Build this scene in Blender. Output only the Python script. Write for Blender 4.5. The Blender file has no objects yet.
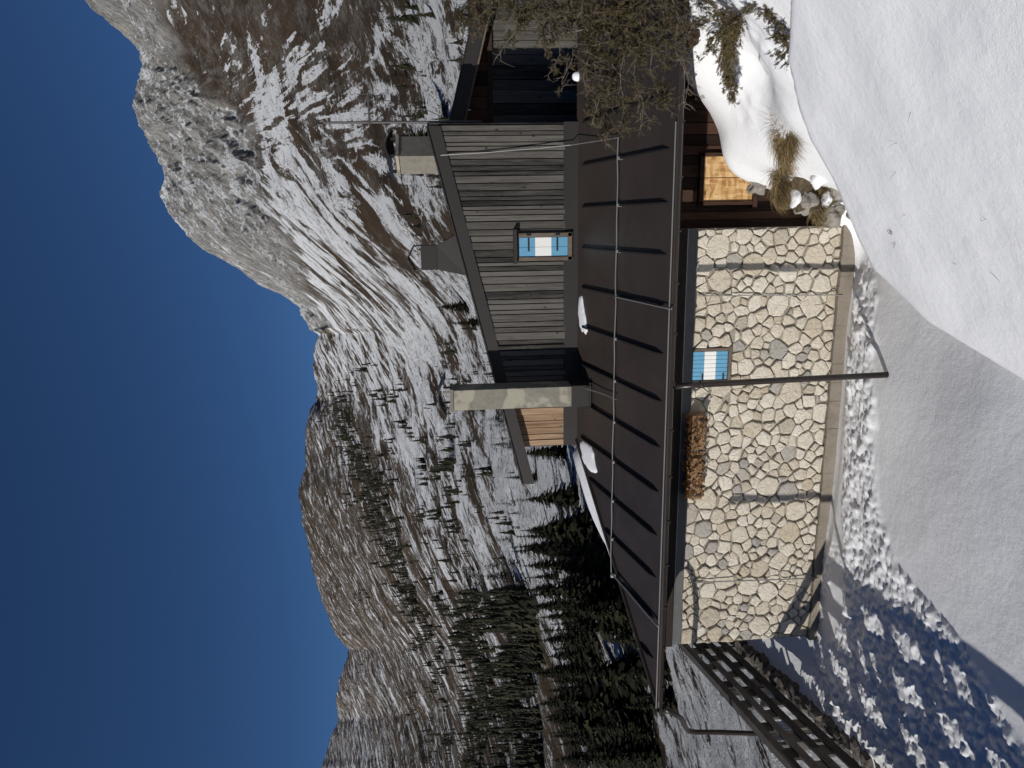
import bpy, math, random
import numpy as np
from mathutils import Vector, Matrix

R = math.radians
scene = bpy.context.scene
COL = scene.collection
rnd = random.Random(11)

# ------------------------------------------------------------------ helpers
class MB:
    """collects faces for ONE mesh object"""
    def __init__(s): s.v = []; s.f = []; s.c = []; s.cur = None
    def add(s, vs, fs, col=None):
        n = len(s.v); s.v.extend(vs); s.f.extend([tuple(i + n for i in f) for f in fs])
        s.c.extend([col if col is not None else 0.5] * len(vs))
    def box(s, a, b, M=None, col=None):
        x0, y0, z0 = a; x1, y1, z1 = b
        vs = [Vector(p) for p in ((x0,y0,z0),(x1,y0,z0),(x1,y1,z0),(x0,y1,z0),(x0,y0,z1),(x1,y0,z1),(x1,y1,z1),(x0,y1,z1))]
        if M is not None: vs = [M @ p for p in vs]
        s.add([tuple(p) for p in vs], [(3,2,1,0),(4,5,6,7),(0,1,5,4),(1,2,6,5),(2,3,7,6),(3,0,4,7)], col)
    def cbox(s, a, b, c=.01, col=None):
        """box with chamfered vertical and long edges (8-gon section along its longest axis)"""
        d = [b[i] - a[i] for i in range(3)]; k = d.index(max(d)); i, j = [q for q in range(3) if q != k]
        c = min(c, .45 * min(d[i], d[j]))
        pr = [(a[i]+c,a[j]),(b[i]-c,a[j]),(b[i],a[j]+c),(b[i],b[j]-c),(b[i]-c,b[j]),(a[i]+c,b[j]),(a[i],b[j]-c),(a[i],a[j]+c)]
        vs = []
        for e in (a[k], b[k]):
            for p in pr:
                q = [0,0,0]; q[i] = p[0]; q[j] = p[1]; q[k] = e; vs.append(tuple(q))
        fs = [tuple(range(7,-1,-1)), tuple(range(8,16))] + [(t,(t+1)%8,8+(t+1)%8,8+t) for t in range(8)]
        if k == 1: fs = [tuple(reversed(f)) for f in fs]
        s.add(vs, fs, col)
    def prism(s, poly, axis, a, b, col=None):
        """poly: 2D points in the other two axes, extruded along axis from a to b"""
        n = len(poly); vs = []
        for e in (a, b):
            for p in poly:
                q = list(p); q.insert(axis, e); vs.append(tuple(q))
        fs = [tuple(range(n)), tuple(range(2*n-1, n-1, -1))] + [(t, t+n, (t+1)%n+n, (t+1)%n) for t in range(n)]
        s.add(vs, fs, col)
    def tube(s, pts, r, n=8, r1=None, col=None, cap=True):
        pts = [Vector(p) for p in pts]; m = len(pts); vs = []
        r1 = r if r1 is None else r1; prev = None
        for i, p in enumerate(pts):
            t = (pts[min(i+1,m-1)] - pts[max(i-1,0)]).normalized()
            if prev is None:
                a = t.orthogonal().normalized()
            else:
                a = (prev - t * prev.dot(t)); a = a.normalized() if a.length > 1e-6 else t.orthogonal().normalized()
            prev = a; b = t.cross(a); rr = r + (r1 - r) * i / max(1, m-1)
            for k in range(n):
                an = 2*math.pi*k/n; vs.append(tuple(p + (a*math.cos(an) + b*math.sin(an)) * rr))
        fs = [(i*n+k, i*n+(k+1)%n, (i+1)*n+(k+1)%n, (i+1)*n+k) for i in range(m-1) for k in range(n)]
        if cap: fs += [tuple(range(n-1,-1,-1)), tuple(range((m-1)*n, m*n))]
        s.add(vs, fs, col)
    def build(s, name, mat, parent=None, smooth=False, kind=None):
        me = bpy.data.meshes.new(name); me.from_pydata(s.v, [], s.f); me.update()
        a = me.attributes.new('tint', 'FLOAT', 'POINT'); a.data.foreach_set('value', np.array(s.c, dtype=np.float32))
        if smooth: me.shade_smooth()
        return link(name, me, mat, parent, kind)

def link(name, me, mat, parent=None, kind=None):
    o = bpy.data.objects.new(name, me); COL.objects.link(o)
    if mat is not None: me.materials.append(mat)
    if parent is not None: o.parent = parent
    if kind: o['kind'] = kind
    return o
def thing(name, label, cat, loc=(0,0,0), group=None):
    o = bpy.data.objects.new(name, None); COL.objects.link(o); o.location = loc; o.empty_display_size = .2
    return tag(o, label, cat, group)
def tag(o, label, cat, group=None, kind=None):
    o['label'] = label; o['category'] = cat
    if group: o['group'] = group
    if kind: o['kind'] = kind
    return o

# numpy gradient noise
_rs = np.random.RandomState(5)
_perm = _rs.permutation(256); _perm = np.concatenate([_perm]*3)
_g = _rs.normal(size=(256,3)); _g /= np.linalg.norm(_g,axis=1)[:,None]
def perlin(x, y, z=None):
    x = np.asarray(x, float); y = np.asarray(y, float)
    z = np.zeros_like(x) if z is None else np.asarray(z, float) + np.zeros_like(x)
    xi = np.floor(x).astype(int); yi = np.floor(y).astype(int); zi = np.floor(z).astype(int)
    xf = x-xi; yf = y-yi; zf = z-zi; xi &= 255; yi &= 255; zi &= 255
    fu = lambda t: t*t*t*(t*(t*6-15)+10)
    u, v, w = fu(xf), fu(yf), fu(zf); out = 0
    for i in (0,1):
        for j in (0,1):
            for k in (0,1):
                h = _perm[_perm[_perm[xi+i]+yi+j]+zi+k]; g = _g[h]
                d = g[...,0]*(xf-i) + g[...,1]*(yf-j) + g[...,2]*(zf-k)
                out = out + d*(u if i else 1-u)*(v if j else 1-v)*(w if k else 1-w)
    return out*1.6
def fbm(x, y, z=None, o=4, g=.5, l=2.03, ridged=False):
    a = 1.; s = 0.; f = 1.; t = 0.
    for i in range(o):
        n = perlin(x*f+7.3*i, y*f-3.1*i, None if z is None else z*f)
        if ridged: n = 1-2*np.abs(n)
        s = s + a*n; t += a; a *= g; f *= l
    return s/t
def sstep(a, b, x):
    t = np.clip((x-a)/(b-a), 0, 1); return t*t*(3-2*t)

# ------------------------------------------------------------------ materials
def mat(name):
    m = bpy.data.materials.new(name); m.use_nodes = True
    nt = m.node_tree; bs = nt.nodes['Principled BSDF']
    return m, nt, bs
class N:
    def __init__(s, nt): s.nt = nt
    def n(s, t, **kw):
        o = s.nt.nodes.new(t)
        for k, v in kw.items():
            if k.startswith('i_'):
                key = k[2:]; key = int(key) if key.isdigit() else key
                if hasattr(v, 'is_output') or isinstance(v, bpy.types.NodeSocket): s.nt.links.new(v, o.inputs[key])
                else: o.inputs[key].default_value = v
            else: setattr(o, k, v)
        return o
    def L(s, a, b): s.nt.links.new(a, b)
    def coord(s): return s.n('ShaderNodeTexCoord').outputs['Object']
    def attr(s, name, out='Fac'): return s.n('ShaderNodeAttribute', attribute_name=name).outputs[out]
    def mapping(s, v, scale=(1,1,1), rot=(0,0,0)):
        o = s.n('ShaderNodeMapping'); s.L(v, o.inputs[0]); o.inputs['Scale'].default_value = scale; o.inputs['Rotation'].default_value = rot; return o.outputs[0]
    def noise(s, v, scale=5., detail=4., rough=.55, dist=0., out='Fac'):
        o = s.n('ShaderNodeTexNoise'); s.L(v, o.inputs['Vector'])
        o.inputs['Scale'].default_value = scale; o.inputs['Detail'].default_value = detail; o.inputs['Roughness'].default_value = rough; o.inputs['Distortion'].default_value = dist
        return o.outputs[out]
    def voro(s, v, scale=5., feature='F1', out='Distance'):
        o = s.n('ShaderNodeTexVoronoi', feature=feature); s.L(v, o.inputs['Vector']); o.inputs['Scale'].default_value = scale; return o.outputs[out]
    def math(s, op, a, b=0., c=0., clamp=False):
        o = s.n('ShaderNodeMath', operation=op, use_clamp=clamp)
        for i, q in enumerate((a, b, c)):
            if isinstance(q, bpy.types.NodeSocket): s.L(q, o.inputs[i])
            else: o.inputs[i].default_value = q
        return o.outputs[0]
    def ramp(s, f, stops, interp='LINEAR'):
        o = s.n('ShaderNodeValToRGB'); s.L(f, o.inputs[0]); cr = o.color_ramp; cr.interpolation = interp
        while len(cr.elements) < len(stops): cr.elements.new(.5)
        for e, (p, c) in zip(cr.elements, stops):
            e.position = p; e.color = (*c, 1) if hasattr(c, '__len__') else (c, c, c, 1)
        return o.outputs[0]
    def mix(s, f, a, b, mode='MIX'):
        o = s.n('ShaderNodeMix', data_type='RGBA', blend_type=mode)
        for i, q in ((0, f), (6, a), (7, b)):
            if isinstance(q, bpy.types.NodeSocket): s.L(q, o.inputs[i])
            elif i == 0: o.inputs[0].default_value = q
            else: o.inputs[i].default_value = (*q, 1)
        return o.outputs[2]
    def step(s, x, a, b):
        o = s.n('ShaderNodeMapRange', interpolation_type='SMOOTHSTEP'); s.L(x, o.inputs[0])
        for i, q in ((1, a), (2, b)):
            if isinstance(q, bpy.types.NodeSocket): s.L(q, o.inputs[i])
            else: o.inputs[i].default_value = q
        return o.outputs[0]
    def bump(s, h, strength=.3, dist=.02, prev=None):
        o = s.n('ShaderNodeBump'); s.L(h, o.inputs['Height']); o.inputs['Strength'].default_value = strength; o.inputs['Distance'].default_value = dist
        if prev is not None: s.L(prev, o.inputs['Normal'])
        return o.outputs[0]

def snow_mat():
    m, nt, b = mat('snow'); k = N(nt); co = k.coord()
    fine = k.noise(co, 95., 3., .7); mid = k.noise(co, 14., 4., .6)
    spark = k.voro(co, 160., out='Color'); sp = k.n('ShaderNodeSeparateColor'); k.L(spark, sp.inputs[0])
    s1 = k.math('GREATER_THAN', sp.outputs[0], .992)
    dirt = k.step(k.noise(k.mapping(co, (1.3,1.3,1.3)), 2.2, 6., .7), .62, .8)
    col = k.mix(k.math('MULTIPLY', dirt, .10), (.83,.84,.865), (.62,.60,.57))
    k.L(col, b.inputs['Base Color'])
    k.L(k.math('SUBTRACT', .62, k.math('MULTIPLY', s1, .5)), b.inputs['Roughness'])
    b.inputs['Specular IOR Level'].default_value = .35
    b.inputs['Subsurface Weight'].default_value = 0.0
    k.L(k.bump(fine, .42, .012, k.bump(mid, .25, .03)), b.inputs['Normal'])
    return m
def wood_mat(name, dark, light, grain=(2.,2.,.22), tintamt=.8, knots=True, rough=.8, spot=None):
    """weathered boards, grain running along the coordinate with the small scale"""
    m, nt, b = mat(name); k = N(nt); co = k.coord(); t = k.attr('tint')
    off = k.n('ShaderNodeVectorMath', operation='ADD'); k.L(co, off.inputs[0])
    cb = k.n('ShaderNodeCombineXYZ'); k.L(k.math('MULTIPLY', t, 37.), cb.inputs[0]); k.L(k.math('MULTIPLY', t, 91.), cb.inputs[1]); k.L(k.math('MULTIPLY', t, 53.), cb.inputs[2]); k.L(cb.outputs[0], off.inputs[1])
    v = off.outputs[0]
    g = k.noise(k.mapping(v, grain), 14., 9., .78, .6); g2 = k.noise(k.mapping(v, grain), 5., 5., .65, 1.4)
    f = k.math('ADD', k.math('MULTIPLY', g, .55), k.math('MULTIPLY', g2, .45))
    f = k.math('ADD', f, k.math('MULTIPLY', k.math('SUBTRACT', t, .5), tintamt*.55))
    col = k.ramp(f, [(.32, dark), (.66, light)])
    if knots:
        kn = k.voro(k.mapping(v, (1, 1, .6)), 7.)
        col = k.mix(k.math('MULTIPLY', k.math('SUBTRACT', 1., k.step(kn, .05, .15)), .85), col, tuple(c*.35 for c in dark))
    if spot is not None:
        col = k.mix(k.math('MULTIPLY', k.step(k.noise(co, 1.3, 5., .6), .5, .75), .6), col, spot)
    k.L(col, b.inputs['Base Color']); b.inputs['Roughness'].default_value = rough
    b.inputs['Specular IOR Level'].default_value = .25
    k.L(k.bump(g, .35, .006), b.inputs['Normal'])
    return m
def metal_mat(name, c, rough=.45, metallic=0., blotch=.25, rust=0.):
    m, nt, b = mat(name); k = N(nt); co = k.coord()
    n = k.noise(co, 1.7, 5., .6, .4); n2 = k.noise(co, 26., 3., .6)
    col = k.mix(k.math('MULTIPLY', k.step(n, .35, .7), blotch), c, tuple(min(1, x*1.55+.006) for x in c))
    col = k.mix(k.math('MULTIPLY', k.step(k.noise(k.mapping(co,(1,2.,1)), 3.1, 4., .5), .6, .72), blotch*.9), col, tuple(x*.62 for x in c))
    if rust:
        col = k.mix(k.math('MULTIPLY', k.math('MULTIPLY', k.step(k.noise(co, .8, 3., .5), .52, .6), k.step(k.noise(co, 30., 3., .7), .62, .68)), rust), col, (.10,.035,.012))
    k.L(col, b.inputs['Base Color']); b.inputs['Metallic'].default_value = metallic
    k.L(k.math('ADD', rough-.1, k.math('MULTIPLY', n2, .2)), b.inputs['Roughness'])
    k.L(k.bump(n, .08, .02), b.inputs['Normal'])
    return m
def mineral_mat(name, c0, c1, scale=6., rough=.9, bump=.5, tint=False, stain=None, bdist=.02):
    m, nt, b = mat(name); k = N(nt); co = k.coord()
    n = k.noise(co, scale, 7., .65); n2 = k.noise(co, scale*6, 4., .7)
    f = k.math('ADD', k.math('MULTIPLY', n, .6), k.math('MULTIPLY', n2, .4))
    col = k.ramp(f, [(.3, c0), (.7, c1)])
    if stain is not None: col = k.mix(k.math('MULTIPLY', k.step(k.noise(co, scale*.4, 3., .5), .54, .6), .7), col, stain)
    k.L(col, b.inputs['Base Color']); b.inputs['Roughness'].default_value = rough; b.inputs['Specular IOR Level'].default_value = .2
    k.L(k.bump(f, bump, bdist), b.inputs['Normal'])
    return m
def stone_mat():
    m, nt, b = mat('limestone'); k = N(nt); co = k.coord(); t = k.attr('tint')
    base = k.ramp(t, [(0., (.34,.33,.305)), (.05, (.42,.395,.355)), (.12, (.50,.435,.335)), (.22, (.56,.50,.405)), (.6, (.615,.565,.475)), (1., (.68,.635,.55))])
    n = k.noise(co, 17., 7., .7, .3); pit = k.noise(co, 55., 4., .7)
    col = k.mix(k.math('MULTIPLY', k.math('SUBTRACT', 1., k.step(n, .3, .5)), .5), base, (.35,.28,.19))
    col = k.mix(k.math('MULTIPLY', k.math('SUBTRACT', 1., k.step(pit, .3, .42)), .6), col, (.20,.17,.13))
    k.L(col, b.inputs['Base Color']); b.inputs['Roughness'].default_value = .92; b.inputs['Specular IOR Level'].default_value = .15
    k.L(k.bump(k.math('ADD', n, k.math('MULTIPLY', pit, .5)), .75, .025), b.inputs['Normal'])
    return m
def plain(name, c, rough=.6, metallic=0., var=.2, scale=20.):
    m, nt, b = mat(name); k = N(nt); co = k.coord()
    n = k.noise(co, scale, 4., .6)
    k.L(k.mix(n, tuple(x*(1-var) for x in c), tuple(min(1., x*(1+var)) for x in c)), b.inputs['Base Color'])
    b.inputs['Roughness'].default_value = rough; b.inputs['Metallic'].default_value = metallic
    return m
def leaf_mat(name, a, bb, trans=.0):
    m, nt, b = mat(name); k = N(nt); t = k.attr('tint')
    n = k.noise(k.coord(), 3.5, 3., .6)
    f = k.math('ADD', k.math('MULTIPLY', t, .65), k.math('MULTIPLY', n, .35))
    k.L(k.ramp(f, [(.2, a), (.8, bb)]), b.inputs['Base Color']); b.inputs['Roughness'].default_value = .75; b.inputs['Specular IOR Level'].default_value = .2
    return m
def osb_mat():
    m, nt, b = mat('strand_board'); k = N(nt); co = k.coord()
    r1 = k.mapping(co, (6.,9.,24.), (0,.55,0)); r2 = k.mapping(co, (22.,9.,6.), (0,.3,0))
    v1 = k.n('ShaderNodeSeparateColor'); k.L(k.voro(r1, 1., out='Color'), v1.inputs[0])
    v2 = k.n('ShaderNodeSeparateColor'); k.L(k.voro(r2, 1., out='Color'), v2.inputs[0])
    f = k.math('ADD', k.math('MULTIPLY', v1.outputs[0], .55), k.math('MULTIPLY', v2.outputs[1], .45))
    k.L(k.ramp(f, [(.12, (.33,.17,.06)), (.45, (.55,.33,.13)), (.85, (.72,.50,.26))]), b.inputs['Base Color']); b.inputs['Roughness'].default_value = .6
    return m
def terrain_mat():
    m, nt, b = mat('mountain_slopes'); k = N(nt); co = k.coord()
    cov = k.attr('cover'); rock = k.attr('rock'); wood = k.attr('scrub')
    fl = k.attr('flow', 'Vector')                      # metres: across / along the fall line / depth
    fv = k.attr('fall', 'Vector'); vm = k.attr('steep')          # the same, measured straight down the slope
    def streak(a, b, c, d, r, w):
        return k.mix(vm, k.noise(k.mapping(fl, (1/a, 1/b, 1/c)), 1., d, r, w), k.noise(k.mapping(fv, (1/(a*.75), 1/(b*.5), 1/c)), 1., d, r, w))
    st = k.n('ShaderNodeRGBToBW', i_0=streak(9., 75., 50., 9., .66, .35)).outputs[0]
    st2 = k.n('ShaderNodeRGBToBW', i_0=streak(2.4, 26., 14., 8., .72, .25)).outputs[0]
    st3 = k.n('ShaderNodeRGBToBW', i_0=streak(20., 170., 90., 6., .6, .3)).outputs[0]
    sp = k.noise(k.mapping(co, (.40,.40,.40)), 1., 8., .80)
    sp2 = k.noise(k.mapping(co, (1.3,1.3,1.3)), 1., 7., .82)
    def lines(n_, w): return k.math('SUBTRACT', 1., k.step(k.math('ABSOLUTE', k.math('SUBTRACT', n_, .5)), w*.5, w))
    nz = k.n('ShaderNodeSeparateXYZ'); k.L(k.n('ShaderNodeNewGeometry').outputs['Normal'], nz.inputs[0])
    f = k.math('ADD', k.math('MULTIPLY', st3, .20), k.math('ADD', k.math('MULTIPLY', st, .28), k.math('MULTIPLY', st2, .22)))
    f = k.math('ADD', f, k.math('ADD', k.math('MULTIPLY', sp, .17), k.math('MULTIPLY', sp2, .13)))
    big = k.noise(k.mapping(co, (.022,.022,.03)), 1., 6., .68)
    f = k.math('ADD', f, k.math('MULTIPLY', k.math('SUBTRACT', big, .5), .34))
    f = k.math('ADD', f, k.math('MULTIPLY', k.math('SUBTRACT', nz.outputs[2], .8), .10))
    f = k.math('ADD', f, k.math('MULTIPLY', k.math('MULTIPLY', rock, .24), k.math('SUBTRACT', nz.outputs[2], .55)))
    strk = k.attr('streaky')
    st4 = k.n('ShaderNodeRGBToBW', i_0=streak(4.2, 105., 60., 6., .62, .45)).outputs[0]
    fs = k.math('ADD', k.math('ADD', k.math('MULTIPLY', st4, .50), k.math('MULTIPLY', st3, .24)), k.math('ADD', k.math('MULTIPLY', st, .12), k.math('MULTIPLY', sp, .14)))
    fs = k.math('ADD', fs, k.math('MULTIPLY', k.math('SUBTRACT', big, .5), .22))
    fs = k.math('ADD', fs, k.math('MULTIPLY', k.math('SUBTRACT', nz.outputs[2], .8), .12))
    fm = k.n('ShaderNodeMix', data_type='FLOAT'); k.L(strk, fm.inputs[0]); k.L(f, fm.inputs[2]); k.L(fs, fm.inputs[3]); f = fm.outputs[0]
    thr = k.math('SUBTRACT', .642, k.math('MULTIPLY', cov, .285))
    smask = k.step(f, thr, k.math('ADD', thr, .013))
    gate = k.math('MULTIPLY', k.step(k.noise(k.mapping(co, (.05,.05,.05)), 1., 5., .7), .47, .52), k.math('SUBTRACT', 1., vm)); gate2 = k.step(k.noise(k.mapping(co, (.11,.11,.11)), 1., 4., .7), .48, .53)
    wl = k.math('MULTIPLY', lines(st3, .015), k.math('MULTIPLY', gate, k.step(cov, .12, .26)))
    wl2 = k.math('MULTIPLY', lines(st, .011), k.math('MULTIPLY', k.math('MULTIPLY', gate2, gate), k.step(cov, .2, .34)))
    bl = k.math('MULTIPLY', lines(st2, .018), k.math('MULTIPLY', gate2, k.math('SUBTRACT', 1., k.step(cov, .80, .95))))
    bl2 = k.math('MULTIPLY', k.math('SUBTRACT', 1., k.step(sp2, .365, .385)), k.math('SUBTRACT', 1., k.step(cov, .6, .95)))
    smask = k.math('MAXIMUM', smask, k.math('MAXIMUM', wl, wl2))
    smask = k.math('MULTIPLY', smask, k.math('MULTIPLY', k.math('SUBTRACT', 1., bl), k.math('SUBTRACT', 1., bl2)))
    # bare ground
    g1 = k.noise(k.mapping(fl, (1/30., 1/60., 1/40.)), 1., 8., .65)
    brown = k.ramp(k.math('ADD', k.math('MULTIPLY', g1, .4), k.math('ADD', k.math('MULTIPLY', sp2, .35), k.math('MULTIPLY', st2, .25))), [(.38, (.022,.016,.011)), (.52, (.085,.058,.037)), (.66, (.19,.15,.112))])
    scree = k.ramp(k.math('ADD', k.math('MULTIPLY', sp, .5), k.math('MULTIPLY', sp2, .5)), [(.35, (.09,.083,.073)), (.65, (.34,.325,.295))])
    gr = k.step(k.math('ADD', k.math('MULTIPLY', st, .6), k.math('MULTIPLY', sp, .4)), .47, .60)
    bare = k.mix(k.math('MULTIPLY', gr, .75), brown, scree)
    rk1 = k.noise(k.mapping(fl, (1/9., 1/60., 1/34.)), 1., 10., .70, .5); rk2 = k.noise(k.mapping(co, (.05,.05,.05)), 1., 5., .6)
    rkc = k.ramp(k.math('ADD', k.math('MULTIPLY', rk1, .75), k.math('MULTIPLY', sp2, .25)), [(.34, (.20,.19,.175)), (.42, (.38,.365,.34)), (.52, (.50,.485,.455)), (.60, (.58,.56,.525)), (.72, (.66,.63,.59))])
    wv = k.n('ShaderNodeVectorMath', operation='ADD'); k.L(k.mapping(fl, (1/22., 1/80., 1/50.)), wv.inputs[0])
    wn = k.n('ShaderNodeVectorMath', operation='SCALE'); k.L(k.noise(k.mapping(co, (.06,.06,.06)), 1., 6., .7, out='Color'), wn.inputs[0]); wn.inputs['Scale'].default_value = 2.2; k.L(wn.outputs[0], wv.inputs[1])
    crack = k.voro(wv.outputs[0], 1., 'DISTANCE_TO_EDGE')
    rkc = k.mix(k.math('MULTIPLY', k.math('SUBTRACT', 1., k.step(crack, .010, .07)), .7), rkc, (.09,.085,.08))
    rkc = k.mix(k.math('MULTIPLY', k.step(rk2, .58, .70), .5), rkc, (.46,.35,.23))
    rl = k.noise(k.mapping(fl, (1/6., 1/70., 1/40.)), 1., 7., .72, .8); rl2 = k.noise(k.mapping(co, (.09,.09,.05)), 1., 8., .72)
    rkc = k.mix(k.math('MULTIPLY', lines(rl, .020), .75), rkc, (.11,.105,.10)); rkc = k.mix(k.math('MULTIPLY', lines(rl2, .008), .6), rkc, (.10,.097,.095))
    rkc = k.mix(k.math('MULTIPLY', k.math('SUBTRACT', 1., k.step(sp2, .36, .46)), .35), rkc, (.20,.19,.18))
    bare = k.mix(rock, bare, rkc)
    # dwarf scrub: dark dots sitting in the snow
    dots = k.noise(k.mapping(co, (.55,.55,.55)), 1., 7., .8); dm = k.math('MULTIPLY', k.step(dots, k.math('SUBTRACT', .70, k.math('MULTIPLY', wood, .19)), k.math('SUBTRACT', .72, k.math('MULTIPLY', wood, .19))), k.math('SUBTRACT', 1., rock))
    scrubc = k.ramp(sp2, [(.3, (.022,.022,.014)), (.7, (.085,.065,.042))])
    sn = k.mix(sp2, (.82,.84,.87), (.92,.925,.93))
    col = k.mix(smask, bare, sn); col = k.mix(dm, col, scrubc)
    k.L(col, b.inputs['Base Color']); b.inputs['Roughness'].default_value = .9; b.inputs['Specular IOR Level'].default_value = .1
    h = k.math('ADD', k.math('MULTIPLY', rk1, k.math('ADD', k.math('MULTIPLY', rock, 1.6), .25)), k.math('MULTIPLY', sp, .3))
    k.L(k.bump(h, 1., 9.), b.inputs['Normal'])
    return m

SNOW = snow_mat()
GREYWOOD = wood_mat('weathered_grey_boards', (.011,.0100,.0088), (.128,.119,.107), grain=(2.6,2.6,.14), tintamt=.5)
LARCH = wood_mat('larch_boards', (.12,.065,.036), (.42,.29,.185), spot=(.25,.20,.16), grain=(2.6,2.6,.14))
DARKWOOD = wood_mat('brown_stained_boards', (.016,.008,.005), (.075,.038,.024), knots=False)
FASCIAWOOD = wood_mat('dark_fascia_board', (.010,.008,.007), (.030,.022,.018), grain=(.22,2.,2.), knots=False)
FENCEWOOD = wood_mat('tarred_fence_boards', (.03,.026,.023), (.15,.135,.12), grain=(2.,.22,2.), knots=False)
AERIAL = plain('dull_aerial_tube', (.075,.072,.07), .6, .0)
FRAMEWOOD = wood_mat('window_frame_wood', (.07,.055,.042), (.19,.155,.125))
ROOFM = metal_mat('brown_roof_sheet', (.036,.0275,.0235), .5, 0., .3, .8)
TRIM = metal_mat('dark_verge_sheet', (.017,.0138,.0125), .65, 0., .2)
SEAM = metal_mat('seam_sheet', (.014,.011,.010), .6, 0., .1)
GUTTERM = metal_mat('brown_gutter', (.028,.021,.018), .35, .2, .25)
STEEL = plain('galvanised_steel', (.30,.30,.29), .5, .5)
IRON = plain('black_iron', (.02,.02,.022), .5)
STONE = stone_mat()
MORTAR = mineral_mat('lime_mortar', (.17,.15,.12), (.42,.38,.32), 9., bump=.9)
CONCRETE = mineral_mat('plinth_concrete', (.17,.145,.115), (.30,.265,.22), 5.)
RINGBEAM = mineral_mat('slate_grey_beam', (.085,.088,.09), (.14,.145,.148), 4., bump=.2)
CHIMNEY = mineral_mat('chimney_render', (.16,.15,.125), (.28,.265,.22), 5., bump=.4, stain=(.40,.37,.29))
CHIMNEY2 = mineral_mat('old_chimney_render', (.14,.13,.11), (.26,.24,.20), 7., bump=.5)
ROCKM = mineral_mat('grey_rock', (.16,.145,.125), (.42,.39,.34), 9., bump=.9, bdist=.04)
BLUE = plain('shutter_blue', (.12,.33,.50), .5, 0., .12, 6.)
WHITE = plain('shutter_white', (.80,.80,.77), .5, 0., .04, 6.)
OSB = osb_mat()
RUST = mineral_mat('dried_planter_boards', (.12,.065,.035), (.38,.26,.16), 9.)
DRYPLANT = leaf_mat('dried_plant', (.075,.030,.012), (.30,.16,.06))
STRAW = leaf_mat('dry_straw', (.075,.05,.022), (.42,.31,.15))
JUNIPER = leaf_mat('juniper_scales', (.020,.016,.008), (.108,.084,.038))
JUNIPER2 = leaf_mat('dwarf_conifer_needles', (.035,.03,.012), (.15,.11,.045))
TWIG = plain('bare_twig', (.135,.11,.085), .8, 0., .3)
BARK = plain('dark_bark', (.06,.045,.035), .9, 0., .4)
NEEDLE = leaf_mat('dark_needles', (.006,.0075,.004), (.032,.031,.015))
HILLS = terrain_mat()

# ------------------------------------------------------------------ camera
cam_d = bpy.data.cameras.new('camera'); cam = bpy.data.objects.new('camera', cam_d); COL.objects.link(cam)
CAM = Vector((-.824, -9.005, 2.759))
yaw, pitch, roll = -.2272, -.0765, -.0344
f_ = Vector((math.sin(yaw)*math.cos(pitch), math.cos(yaw)*math.cos(pitch), math.sin(pitch)))
r0 = Vector((math.cos(yaw), -math.sin(yaw), 0)); u0 = r0.cross(f_)
r_ = r0*math.cos(roll) + u0*math.sin(roll); u_ = -r0*math.sin(roll) + u0*math.cos(roll)
# the phone was held on its side: the sky lies at the left of the picture
X, Yv, Z = -u_, r_, -f_
cam.matrix_world = Matrix(((X.x,Yv.x,Z.x,CAM.x),(X.y,Yv.y,Z.y,CAM.y),(X.z,Yv.z,Z.z,CAM.z),(0,0,0,1)))
cam_d.sensor_fit = 'HORIZONTAL'; cam_d.sensor_width = 36.; cam_d.lens = 713.4/1024*36
cam_d.clip_start = .05; cam_d.clip_end = 12000
scene.camera = cam

# ------------------------------------------------------------------ light
w = bpy.data.worlds.new('World'); scene.world = w; w.use_nodes = True
SUNL = Vector((.9, 1., -.5)).normalized()             # direction in which the light travels
el = math.asin(-SUNL.z); az = math.atan2(-SUNL.x, -SUNL.y)
nt = w.node_tree; bg = nt.nodes['Background']; sky = nt.nodes.new('ShaderNodeTexSky'); sky.sky_type = 'NISHITA'
sky.sun_disc = False; sky.sun_elevation = el; sky.sun_rotation = az
sky.altitude = 2600; sky.air_density = .8; sky.dust_density = .0; sky.ozone_density = 4.5
tnt = nt.nodes.new('ShaderNodeMix'); tnt.data_type = 'RGBA'; tnt.blend_type = 'MULTIPLY'; tnt.inputs[0].default_value = 1.; tnt.inputs[7].default_value = (.76,.95,1.09,1)   # very clear, dry air
nt.links.new(sky.outputs[0], tnt.inputs[6]); nt.links.new(tnt.outputs[2], bg.inputs[0]); bg.inputs[1].default_value = .052
sd = bpy.data.lights.new('sun', 'SUN'); sd.energy = 3.9; sd.angle = R(.5); sd.color = (1., .96, .895)
so = bpy.data.objects.new('sun', sd); COL.objects.link(so); so.rotation_euler = SUNL.to_track_quat('-Z', 'Y').to_euler()
so.location = (-20, -20, 15)
scene.view_settings.view_transform = 'Standard'; scene.view_settings.look = 'None'
scene.view_settings.exposure = 0.; scene.view_settings.gamma = 1.

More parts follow.
